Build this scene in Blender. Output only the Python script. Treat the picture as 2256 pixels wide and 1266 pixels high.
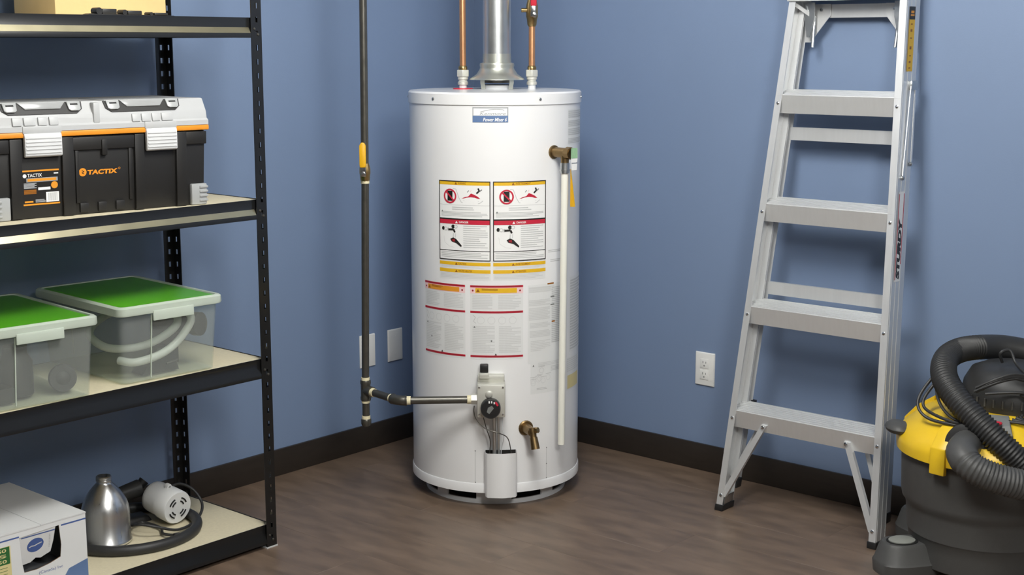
import bpy, bmesh, math, random
from mathutils import Vector, Matrix
random.seed(7)
PI = math.pi
for o in list(bpy.data.objects): bpy.data.objects.remove(o, do_unlink=True)
S = bpy.context.scene
COL = S.collection

# ------------------------------------------------------------------ camera, light, exposure
cam_d = bpy.data.cameras.new('camera'); cam = bpy.data.objects.new('camera', cam_d); COL.objects.link(cam)
cam_d.sensor_width = 36.0; cam_d.lens = 3096.0 * 36.0 / 2256.0; cam_d.clip_start = 0.05
cam.location = (-3.973, -3.632, 1.45)
cam.rotation_euler = (math.radians(90 - 9.822), 0, math.radians(40.903 - 90))
S.camera = cam

w = bpy.data.worlds.new('world'); S.world = w; w.use_nodes = True
w.node_tree.nodes['Background'].inputs[0].default_value = (0.85, 0.92, 1.0, 1)
w.node_tree.nodes['Background'].inputs[1].default_value = 0.05

CEIL = 2.75
# unseen globe lights added to shape the wall gradient: position, radius, emission strength
ADDED_LIGHTS = [((-1.85, -1.8, 2.38), .33, 21.0), ((-3.0, -3.9, 2.38), .33, 25.0)]

S.view_settings.view_transform = 'Standard'; S.view_settings.look = 'None'
S.view_settings.exposure = 0.60; S.view_settings.gamma = 1.0
S.view_settings.use_curve_mapping = False

# ------------------------------------------------------------------ materials
def lin(c):
    c = c / 255.0
    return c / 12.92 if c <= 0.04045 else ((c + 0.055) / 1.055) ** 2.4
def rgb(t): return (lin(t[0]), lin(t[1]), lin(t[2]), 1)
MATS = {}
def pm(name, col, rough=.5, metal=0.0, var=0.0, scale=30.0, stretch=(1, 1, 1), bump=0.0, bscale=None, spec=.5, rvar=0.0, coat=0.0, alpha=None, emit=None, objrand=0.0, detail=3, contrast=None):
    m = bpy.data.materials.new(name); m.use_nodes = True; nt = m.node_tree; N = nt.nodes; L = nt.links
    b = N['Principled BSDF']; c = rgb(col)
    b.inputs['Base Color'].default_value = c; b.inputs['Roughness'].default_value = rough
    b.inputs['Metallic'].default_value = metal; b.inputs['Specular IOR Level'].default_value = spec
    b.inputs['Coat Weight'].default_value = coat
    tc = N.new('ShaderNodeTexCoord'); mp = N.new('ShaderNodeMapping'); mp.inputs['Scale'].default_value = stretch
    L.new(tc.outputs['Object'], mp.inputs['Vector'])
    no = N.new('ShaderNodeTexNoise'); no.inputs['Scale'].default_value = scale; no.inputs['Detail'].default_value = detail
    L.new(mp.outputs['Vector'], no.inputs['Vector'])
    if var > 0:
        mx = N.new('ShaderNodeMix'); mx.data_type = 'RGBA'
        mx.inputs['A'].default_value = tuple(max(0, v * (1 - var)) for v in c[:3]) + (1,)
        mx.inputs['B'].default_value = tuple(min(1, v * (1 + var)) for v in c[:3]) + (1,)
        fo = no.outputs['Fac']
        if contrast:
            mc = N.new('ShaderNodeMapRange'); mc.inputs['From Min'].default_value = contrast[0]; mc.inputs['From Max'].default_value = contrast[1]; L.new(fo, mc.inputs['Value']); fo = mc.outputs['Result']
        L.new(fo, mx.inputs['Factor'])
        out = mx.outputs['Result']
        if objrand > 0:
            oi = N.new('ShaderNodeObjectInfo'); mr = N.new('ShaderNodeMapRange')
            mr.inputs['To Min'].default_value = 1 - objrand; mr.inputs['To Max'].default_value = 1 + objrand
            L.new(oi.outputs['Random'], mr.inputs['Value'])
            hs = N.new('ShaderNodeHueSaturation'); L.new(out, hs.inputs['Color']); L.new(mr.outputs['Result'], hs.inputs['Value']); out = hs.outputs['Color']
        L.new(out, b.inputs['Base Color'])
    if rvar > 0:
        mr = N.new('ShaderNodeMapRange'); mr.inputs['To Min'].default_value = max(.02, rough - rvar); mr.inputs['To Max'].default_value = min(1, rough + rvar)
        L.new(no.outputs['Fac'], mr.inputs['Value']); L.new(mr.outputs['Result'], b.inputs['Roughness'])
    if bump > 0:
        n2 = N.new('ShaderNodeTexNoise'); n2.inputs['Scale'].default_value = bscale or scale * 4; L.new(mp.outputs['Vector'], n2.inputs['Vector'])
        bp = N.new('ShaderNodeBump'); bp.inputs['Strength'].default_value = bump; bp.inputs['Distance'].default_value = .002
        L.new(n2.outputs['Fac'], bp.inputs['Height']); L.new(bp.outputs['Normal'], b.inputs['Normal'])
    if alpha is not None: b.inputs['Alpha'].default_value = alpha
    if emit: b.inputs['Emission Color'].default_value = rgb(emit[0]); b.inputs['Emission Strength'].default_value = emit[1]
    MATS[name] = m; return m

pm('wall_paint', (119, 138, 168), .55, var=.03, scale=3, bump=.08, bscale=220)
pm('back_wall_paint', (112, 112, 110), .6, var=.03, scale=3)
pm('ceiling_paint', (150, 150, 148), .7, var=.02, scale=4)
pm('laminate', (113, 95, 80), .36, var=.24, scale=6, stretch=(3.2, 1.0, 1), bump=.05, rvar=.06, objrand=.02, detail=9, contrast=(.32, .68))
pm('baseboard_wood', (47, 41, 36), .45, var=.3, scale=12, stretch=(1, 1, 6), rvar=.1)
pm('white_enamel', (236, 236, 236), .28, var=.015, scale=6, coat=.3)
pm('white_trim', (216, 218, 220), .35, var=.02, scale=8)
pm('galvanized', (205, 208, 208), .34, metal=.95, var=.07, scale=24, rvar=.06, detail=2)
pm('draft_hood_steel', (200, 202, 192), .38, metal=.85, var=.08, scale=40, rvar=.08)
pm('copper', (226, 166, 122), .33, metal=.85, var=.12, scale=20, stretch=(1, 1, .3), rvar=.1)
pm('brass', (176, 150, 104), .34, metal=1, var=.2, scale=60, rvar=.1)
pm('old_brass', (140, 117, 82), .42, metal=1, var=.3, scale=70, rvar=.12)
pm('chrome', (214, 216, 218), .16, metal=1, var=.05, scale=40)
pm('zinc', (196, 199, 200), .34, metal=1, var=.1, scale=70, rvar=.1)
pm('black_iron', (98, 96, 90), .36, metal=.75, var=.15, scale=60, rvar=.1)
pm('tape', (232, 222, 186), .7, var=.08, scale=90)
pm('yellow_rubber', (226, 172, 24), .42, var=.06, scale=60)
pm('red_plastic', (196, 40, 58), .4, var=.06, scale=60)
pm('black_plastic', (32, 32, 33), .42, var=.12, scale=50)
pm('black_paint', (24, 24, 24), .3, var=.02, scale=8, coat=.2)
pm('dark_slot', (10, 10, 10), .8, var=.1)
pm('particle_board', (207, 197, 168), .65, var=.1, scale=120, bump=.1)
pm('aluminium', (228, 229, 229), .42, metal=.6, var=.04, scale=14, stretch=(8, 8, .5), rvar=.07)
pm('steel_spun', (222, 222, 221), .3, metal=1, var=.08, scale=60, stretch=(3, 3, .12), rvar=.06)
pm('toolbox_grey', (184, 185, 185), .45, var=.03, scale=30)
pm('toolbox_black', (31, 30, 29), .5, var=.1, scale=90, bump=.05)
pm('orange_plastic', (228, 145, 40), .45, var=.05, scale=40)
pm('clear_grey_plastic', (166, 168, 168), .3, var=.05, scale=20)
pm('green_plastic', (84, 164, 32), .35, var=.06, scale=20)
pm('cardboard', (208, 180, 128), .75, var=.06, scale=25, bump=.1)
pm('cardboard_torn', (122, 96, 72), .85, var=.3, scale=200)
pm('white_card', (224, 225, 224), .5, var=.03, scale=10)
pm('rubber_hose', (43, 43, 43), .5, var=.12, scale=60)
pm('vac_grey', (74, 74, 73), .5, var=.08, scale=60, bump=.05)
pm('vac_dark', (46, 46, 46), .48, var=.1, scale=60)
pm('vac_yellow', (234, 194, 40), .35, var=.04, scale=20)
pm('light_grey_plastic', (134, 136, 130), .5, var=.05, scale=40)
pm('outlet_white', (230, 230, 226), .35, var=.02, scale=30)
pm('motor_white', (222, 223, 222), .35, var=.03, scale=30)
pm('pvc_white', (238, 237, 226), .35, var=.03, scale=20)
pm('p_white', (240, 240, 238), .45); pm('p_offwhite', (226, 227, 226), .45); pm('p_grey', (196, 197, 196), .5); pm('p_lgrey', (212, 213, 212), .5)
pm('p_dgrey', (120, 122, 120), .5); pm('p_black', (30, 28, 26), .45); pm('p_red', (196, 38, 62), .45); pm('p_darkred', (150, 34, 44), .45)
pm('p_yellow', (230, 182, 36), .45); pm('p_orange', (226, 150, 44), .45); pm('p_brown', (150, 92, 20), .5); pm('p_blue', (96, 122, 164), .45)
pm('p_deepblue', (74, 98, 156), .45); pm('p_green', (46, 104, 52), .5); pm('p_cream', (222, 208, 150), .5); pm('p_pink', (240, 205, 205), .5)
pm('p_silver', (160, 162, 164), .4)
def translucent(name, col, opaque, rough=.35):
    m = pm(name, col, rough, var=.03, scale=12); nt = m.node_tree; N = nt.nodes; L = nt.links
    b = N['Principled BSDF']; tr = N.new('ShaderNodeBsdfTransparent'); mx = N.new('ShaderNodeMixShader')
    tr.inputs['Color'].default_value = (.95, .97, .95, 1)
    mx.inputs[0].default_value = opaque
    L.new(tr.outputs[0], mx.inputs[1]); L.new(b.outputs[0], mx.inputs[2]); L.new(mx.outputs[0], N['Material Output'].inputs['Surface'])
    return m
translucent('frosted_tub', (220, 224, 220), .13)
translucent('frosted_rim', (222, 232, 218), .62)
translucent('vinyl_tube', (232, 234, 228), .75)
translucent('clear_window', (205, 207, 207), .55, .15)

pm('latch_grey', (206, 207, 207), .45, var=.02, scale=30)
pm('cast_alloy', (206, 205, 196), .5, metal=.45, var=.05, scale=60, rvar=.08)
pm('reflection_metal', (186, 178, 148), .3, metal=.9, var=.05, scale=20, rvar=.05)  # pale tone standing in for a reflection on black paint
# ------------------------------------------------------------------ mesh helpers
class MB:
    def __init__(s): s.v = []; s.f = []; s.m = []; s.T = None; s.mi = 0
    def add(s, vs, fs, mi=None):
        n = len(s.v)
        for p in vs:
            p = Vector(p)
            if s.T is not None: p = s.T @ p
            s.v.append(p)
        for f in fs: s.f.append([i + n for i in f]); s.m.append(s.mi if mi is None else mi)
        return s
    def box(s, x0, x1, y0, y1, z0, z1, mi=None):
        return s.add([(x0, y0, z0), (x1, y0, z0), (x1, y1, z0), (x0, y1, z0), (x0, y0, z1), (x1, y0, z1), (x1, y1, z1), (x0, y1, z1)],
              [(0, 3, 2, 1), (4, 5, 6, 7), (0, 1, 5, 4), (1, 2, 6, 5), (2, 3, 7, 6), (3, 0, 4, 7)], mi)
    def hexa(s, p, mi=None):   # 8 corners: bottom 4, top 4
        return s.add(p, [(0, 3, 2, 1), (4, 5, 6, 7), (0, 1, 5, 4), (1, 2, 6, 5), (2, 3, 7, 6), (3, 0, 4, 7)], mi)
    def rings(s, rs, closed=False, caps=True, mi=None):
        n = len(rs[0]); vs = [p for r in rs for p in r]; fs = []
        k = len(rs)
        for i in range(k if closed else k - 1):
            a, b = i * n, ((i + 1) % k) * n
            for j in range(n): fs.append((a + j, a + (j + 1) % n, b + (j + 1) % n, b + j))
        if caps and not closed: fs.append(tuple(range(n))[::-1]); fs.append(tuple((k - 1) * n + j for j in range(n)))
        return s.add(vs, fs, mi)
    def tube(s, pts, r, n=12, closed=False, caps=True, mi=None):
        pts = [Vector(p) for p in pts]; k = len(pts)
        rr = r if isinstance(r, (list, tuple)) else [r] * k
        rs = []; up = None
        for i in range(k):
            if closed: t = pts[(i + 1) % k] - pts[i - 1]
            else: t = pts[min(i + 1, k - 1)] - pts[max(i - 1, 0)]
            t.normalize()
            if up is None: up = Vector((0, 0, 1)) if abs(t.z) < .9 else Vector((1, 0, 0))
            a = t.cross(up)
            if a.length < 1e-5: a = t.cross(Vector((1, .3, 0)))
            a.normalize(); b = a.cross(t); up = b
            rs.append([pts[i] + (a * math.cos(2 * PI * j / n) + b * math.sin(2 * PI * j / n)) * rr[i] for j in range(n)])
        return s.rings(rs, closed, caps, mi)
    def cyl(s, p0, p1, r0, r1=None, n=20, mi=None):
        return s.tube([p0, p1], [r0, r0 if r1 is None else r1], n, mi=mi)
    def lathe(s, prof, c=(0, 0, 0), n=48, mi=None, caps=False, axis=None):
        # prof (r, h) along axis (default z)
        ax = Vector(axis or (0, 0, 1)).normalized()
        a = ax.cross(Vector((0, 0, 1)) if abs(ax.z) < .9 else Vector((1, 0, 0))).normalized(); b = ax.cross(a)
        c = Vector(c)
        if abs(ax.z) > .99: a = Vector((1, 0, 0)); b = Vector((0, ax.z, 0))
        rs = [[c + ax * h + (a * math.cos(2 * PI * j / n) + b * math.sin(2 * PI * j / n)) * max(r, 1e-5) for j in range(n)] for r, h in prof]
        return s.rings(rs, False, caps, mi)
    def prism(s, poly, axis, a, b, mi=None):
        def P(u, v, t): return {'x': (t, u, v), 'y': (u, t, v), 'z': (u, v, t)}[axis]
        return s.rings([[P(u, v, a) for u, v in poly], [P(u, v, b) for u, v in poly]], mi=mi)
    def ball(s, c, r, n=12, mi=None):
        r3 = r if isinstance(r, (list, tuple)) else (r, r, r)
        c = Vector(c); rs = []
        for i in range(1, n // 2):
            t = PI * i / (n // 2)
            rs.append([c + Vector((math.sin(t) * math.cos(2 * PI * j / n) * r3[0], math.sin(t) * math.sin(2 * PI * j / n) * r3[1], -math.cos(t) * r3[2])) for j in range(n)])
        return s.rings(rs, mi=mi)
    def build(s, name, mats, parent=None, bevel=0, smooth=38, seg=2, origin=None):
        off = Vector(parent['_off']) if parent is not None and '_off' in parent.keys() else Vector((0, 0, 0))
        if origin is not None: off = Vector(origin)
        me = bpy.data.meshes.new(name)
        me.from_pydata([tuple(p - off) for p in s.v], [], s.f)
        if isinstance(mats, str): mats = [mats]
        for m in mats: me.materials.append(MATS[m])
        for i, p in enumerate(me.polygons): p.material_index = min(s.m[i], len(mats) - 1)
        bm = bmesh.new(); bm.from_mesh(me)
        bmesh.ops.recalc_face_normals(bm, faces=bm.faces)
        if bevel > 0:
            es = [e for e in bm.edges if len(e.link_faces) == 2 and e.calc_face_angle(0) > math.radians(30)]
            bmesh.ops.bevel(bm, geom=es, offset=bevel, segments=seg, profile=.5, affect='EDGES', clamp_overlap=True)
        bm.to_mesh(me); bm.free()
        for p in me.polygons: p.use_smooth = True
        me.set_sharp_from_angle(angle=math.radians(smooth))
        o = bpy.data.objects.new(name, me); COL.objects.link(o)
        if origin is not None and parent is None: o.location = origin
        if parent is not None:
            o.parent = parent
            if '_off' in parent.keys(): o['_off'] = parent['_off']
        return o

def thing(name, label, cat, loc=(0, 0, 0), rotz=0, group=None, world=False):
    o = bpy.data.objects.new(name, None); COL.objects.link(o); o.empty_display_size = .05
    o.location = loc; o.rotation_euler = (0, 0, rotz); o['label'] = label; o['category'] = cat
    if group: o['group'] = group
    if world: o['_off'] = tuple(loc)
    return o
def tag(o, label, cat, group=None):
    o['label'] = label; o['category'] = cat
    if group: o['group'] = group
    return o
def struct(o): o['kind'] = 'structure'; return o
def smooth_path(pts, n=8, closed=False):
    pts = [Vector(p) for p in pts]; out = []; k = len(pts)
    for i in range(k if closed else k - 1):
        if closed: a, b, c, d = pts[i - 1], pts[i], pts[(i + 1) % k], pts[(i + 2) % k]
        else: a, b, c, d = pts[max(i - 1, 0)], pts[i], pts[i + 1], pts[min(i + 2, k - 1)]
        for j in range(n):
            t = j / n
            out.append(.5 * ((2 * b) + (c - a) * t + (2 * a - 5 * b + 4 * c - d) * t * t + (3 * b - a - 3 * c + d) * t ** 3))
    if not closed: out.append(pts[-1])
    return out

# lettering turned to flat triangles once
_TXT = {}
def text2d(body, bold=0.0, shear=0.0):
    key = (body, bold, shear)
    if key in _TXT: return _TXT[key]
    cu = bpy.data.curves.new('lettering', 'FONT'); cu.body = body; cu.size = 1; cu.offset = bold; cu.shear = shear; cu.resolution_u = 3
    o = bpy.data.objects.new('lettering', cu); COL.objects.link(o)
    dg = bpy.context.evaluated_depsgraph_get(); me = o.evaluated_get(dg).to_mesh()
    vs = [(v.co.x, v.co.y) for v in me.vertices]; fs = [tuple(p.vertices) for p in me.polygons]
    o.evaluated_get(dg).to_mesh_clear(); bpy.data.objects.remove(o, do_unlink=True); bpy.data.curves.remove(cu)
    xs = [v[0] for v in vs]; ys = [v[1] for v in vs]; x0, x1, y0, y1 = min(xs), max(xs), min(ys), max(ys)
    vs = [((x - x0) / (x1 - x0), (y - y0) / (y1 - y0)) for x, y in vs]
    _TXT[key] = (vs, fs); return _TXT[key]

class Print:
    """flat print: 2-D shapes in layers, mapped on a surface"""
    def __init__(s, mats): s.mats = mats; s.it = []
    def poly(s, vs, fs, mat, layer): s.it.append((vs, fs, s.mats.index(mat), layer)); return s
    def rect(s, u0, u1, v0, v1, mat, layer=0, du=.012, skew=0):
        n = max(1, int(abs(u1 - u0) / du)); vs = []; fs = []
        for i in range(n + 1):
            u = u0 + (u1 - u0) * i / n; vs += [(u, v0), (u, v1)]
            if i: k = 2 * i; fs.append((k - 2, k, k + 1, k - 1))
        return s.poly(vs, fs, mat, layer)
    def frame(s, u0, u1, v0, v1, t, mat, layer=1):
        s.rect(u0, u1, v1 - t, v1, mat, layer); s.rect(u0, u1, v0, v0 + t, mat, layer)
        s.rect(u0, u0 + t, v0 + t, v1 - t, mat, layer); s.rect(u1 - t, u1, v0 + t, v1 - t, mat, layer)
    def disc(s, u, v, ru, rv, mat, layer=1, n=24, rot=0):
        c, q = math.cos(rot), math.sin(rot); vs = [(u, v)]
        for i in range(n):
            a, b = ru * math.cos(2 * PI * i / n), rv * math.sin(2 * PI * i / n); vs.append((u + a * c - b * q, v + a * q + b * c))
        return s.poly(vs, [(0, 1 + i, 1 + (i + 1) % n) for i in range(n)], mat, layer)
    def ring(s, u, v, r, t, mat, layer=2, n=28):
        vs = []
        for i in range(n):
            a = 2 * PI * i / n; vs += [(u + r * math.cos(a), v + r * math.sin(a)), (u + (r - t) * math.cos(a), v + (r - t) * math.sin(a))]
        return s.poly(vs, [(2 * i, 2 * ((i + 1) % n), 2 * ((i + 1) % n) + 1, 2 * i + 1) for i in range(n)], mat, layer)
    def shape(s, pts, mat, layer=1): return s.poly(list(pts), [tuple(range(len(pts)))], mat, layer)
    def stroke(s, pts, t, mat, layer=1):
        for (a, b) in zip(pts[:-1], pts[1:]):
            d = Vector((b[0] - a[0], b[1] - a[1])); nrm = Vector((-d.y, d.x)).normalized() * t / 2
            s.shape([(a[0] - nrm.x, a[1] - nrm.y), (b[0] - nrm.x, b[1] - nrm.y), (b[0] + nrm.x, b[1] + nrm.y), (a[0] + nrm.x, a[1] + nrm.y)], mat, layer)
        return s
    def text(s, body, u0, u1, v0, v1, mat, layer=2, bold=.01, shear=0, turn=False):
        vs, fs = text2d(body, bold, shear)
        if turn: vs = [(u0 + (1 - y) * (u1 - u0), v0 + x * (v1 - v0)) for x, y in vs]
        else: vs = [(u0 + x * (u1 - u0), v0 + y * (v1 - v0)) for x, y in vs]
        return s.poly(vs, fs, mat, layer)
    def lines(s, u0, u1, v0, v1, n, mat, layer=1, fill=.5, rag=.25):
        h = (v1 - v0) / n
        for i in range(n):
            e = u1 - (u1 - u0) * (random.random() * rag if random.random() < .5 else 0)
            s.rect(u0, e, v1 - h * (i + fill), v1 - h * i, mat, layer)
        return s
    def tri(s, u, v, h, mat, layer=2): return s.shape([(u - h * .58, v - h / 2), (u + h * .58, v - h / 2), (u, v + h / 2)], mat, layer)
    def build(s, name, fn, parent, step=.00035, label=None):
        mb = MB()
        for vs, fs, mi, ly in s.it: mb.add([fn(u, v, .0003 + ly * step) for u, v in vs], fs, mi)
        off = Vector(parent['_off']) if '_off' in parent.keys() else Vector((0, 0, 0))
        me = bpy.data.meshes.new(name); me.from_pydata([tuple(p - off) for p in mb.v], [], mb.f)
        for m in s.mats: me.materials.append(MATS[m])
        for i, p in enumerate(me.polygons): p.material_index = mb.m[i]
        o = bpy.data.objects.new(name, me); COL.objects.link(o); o.parent = parent
        if '_off' in parent.keys(): o['_off'] = parent['_off']
        if label: o['label'] = label
        return o

# ------------------------------------------------------------------ the room
XW, YW = -6.2, -5.8
fl = struct(MB().box(XW, 0, YW, 0, -.12, -.006).build('floor', 'laminate'))
PW, PL = .19, 1.25
plank_mesh = None
row = 0; x = 0.0
while x > XW + .01:
    y = -(row * .47 % PL) + PL
    while y > YW:
        ya, yb = max(y - PL, YW), min(y, 0)
        if yb - ya > .02:
            full = abs((yb - ya) - PL) < 1e-4 and x - PW > XW
            if full and plank_mesh is not None:
                o = bpy.data.objects.new('plank', plank_mesh); COL.objects.link(o); o.parent = fl; o.location = (x, yb, 0)
            else:
                wv = min(PW, x - XW)
                mb = MB().box(-wv + .0001, -.0001, -(yb - ya) + .0001, -.0001, -.006, 0)
                o = mb.build('plank', 'laminate', fl, bevel=.0003, seg=1); o.location = (x, yb, 0)
                if full: plank_mesh = o.data
        y -= PL
    x -= PW; row += 1
struct(MB().box(XW, .12, 0, .12, -.12, CEIL).build('wall_left', 'wall_paint'))
struct(MB().box(0, .12, YW, 0, -.12, CEIL).build('wall_right', 'wall_paint'))
struct(MB().box(XW, 0, YW - .12, YW, -.12, CEIL).build('wall_near', 'back_wall_paint'))
struct(MB().box(XW - .12, XW, YW - .12, .12, -.12, CEIL).build('wall_far_side', 'back_wall_paint'))
struct(MB().box(XW - .12, .12, YW - .12, .12, CEIL, CEIL + .1).build('ceiling', 'ceiling_paint'))
struct(MB().box(XW, -.0005, -.011, -.0005, 0, .092).build('baseboard_left', 'baseboard_wood', bevel=.002))
struct(MB().box(-.011, -.0005, YW, -.0115, 0, .094).build('baseboard_right', 'baseboard_wood', bevel=.002))
for (lp, lr, ls), lab in zip(ADDED_LIGHTS, ('added unseen white globe light nearest the shelf', 'added unseen white globe light on the ladder side')):
    t = thing('added_globe_light', lab, 'pendant lamp', (lp[0], lp[1], CEIL), group='added globe lights')
    gm = pm('added_globe_glow_%d' % int(ls), (250, 250, 250), .4, emit=((255, 254, 250), ls))
    dz = lp[2] - CEIL
    MB().lathe([(.0, 0), (.06, 0), (.055, -.025), (.0, -.03)], n=24).build('ceiling_rose', 'white_trim', t)
    MB().cyl((0, 0, -.02), (0, 0, dz + lr), .008, n=10).build('stem', 'white_trim', t)
    mb = MB(); n = 16
    mb.lathe([(lr * math.sin(PI * k / n), dz - lr * math.cos(PI * k / n)) for k in range(n + 1)], n=24)
    mb.build('globe', 'added_globe_glow_%d' % int(ls), t)

# ------------------------------------------------------------------ water heater
AXX, AXY, HROT = -0.571, -0.612, math.radians(-48.408)
R = .274
H = thing('water_heater', 'tall white cylindrical gas water heater covered in warning stickers in the corner', 'water heater', (AXX, AXY, 0), HROT)
MB().lathe([(R, .078), (R, 1.274)], n=96).build('tank_jacket', 'white_enamel', H)
MB().lathe([(R - .004, .05), (R + .003, .05), (R + .003, .076), (R + .001, .08), (R - .002, .08)], n=96).build('bottom_band', 'white_enamel', H)
lid = MB().lathe([(R, 1.268), (R + .0035, 1.268), (R + .0035, 1.300), (R - .001, 1.305), (R - .012, 1.306), (.06, 1.309), (.0, 1.309)], n=96).build('top_cap', 'white_enamel', H)
for th in (-.75, .52, 1.4, -1.6, 2.5):
    a = Vector((math.sin(th), -math.cos(th), 0)); p = a * (R + .003) + Vector((0, 0, 1.285))
    MB().lathe([(.005, 0), (.0045, .0025), (.002, .0035), (0, .0036)], c=p, n=12, axis=a).build('screw', 'zinc', lid)
# base ring with openings
BR = .2327
mb = MB()
def arcbox(mb, r0, r1, t0, t1, z0, z1, mi=None):
    n = max(2, int(abs(t1 - t0) / .06)); rs = []
    for i in range(n + 1):
        t = t0 + (t1 - t0) * i / n; s, c = math.sin(t), -math.cos(t)
        rs.append([(r0 * s, r0 * c, z0), (r1 * s, r1 * c, z0), (r1 * s, r1 * c, z1), (r0 * s, r0 * c, z1)])
    mb.rings(rs, mi=mi)
arcbox(mb, BR - .006, BR, 0, 2 * PI, 0, .014)
arcbox(mb, BR - .006, BR, 0, 2 * PI, .041, .056)
slots = [(-1.25, -.95), (-.73, -.27), (.22, .69), (.92, 1.33), (1.6, 2.0), (2.3, 2.7), (3.0, 3.4), (3.7, 4.1), (4.35, 4.75)]
prev = slots[-1][1] - 2 * PI
for a, b in slots:
    arcbox(mb, BR - .006, BR, prev, a, .012, .043); prev = b
mb.build('base_ring', 'white_trim', H)
MB().lathe([(BR - .05, .002), (BR - .05, .056)], n=64).build('burner_pan', 'dark_slot', H)
MB().lathe([(0.0, .056), (R - .004, .056), (R - .004, .06)], n=64).build('bottom_plate', 'white_trim', H)

def onj(r): return lambda u, v, d: ((r + d) * math.sin(u / R), -(r + d) * math.cos(u / R), v)
J = onj(R)
# seams of the access panel
for ua, ub, dots in ((-.0655, -.064, (.186, .083)), (.1725, .174, (.183, .13, .083))):
    p = Print(['p_grey', 'p_dgrey']); p.rect(ua, ub, .082, .186, 'p_grey', 0)
    for v in dots: p.disc((ua + ub) / 2, v, .002, .002, 'p_dgrey', 1, 10)
    p.build('panel_seam', J, H)
# brand plate
p = Print(['p_silver', 'p_white', 'p_blue', 'p_lgrey'])
p.rect(-.0687, .0406, 1.2157, 1.2619, 'p_silver', 0); p.rect(-.0655, .0374, 1.237, 1.2585, 'p_white', 1); p.rect(-.0680, .0399, 1.2165, 1.2365, 'p_blue', 1)
p.text('Kenmore', -.046, .033, 1.2385, 1.2475, 'p_silver', 2, .0, .3)
pts = [(-.045 + .07 * t, 1.2475 + .0085 * math.sin(t * 2.2)) for t in [i / 10 for i in range(11)]] + [(.028, 1.2515)]
p.stroke(pts, .0018, 'p_silver', 2); p.text('Power Miser 6', -.036, .036, 1.2195, 1.2305, 'p_white', 2, .02, .25)
p.build('brand_plate', J, H, label='small blue and white brand plate')
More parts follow.
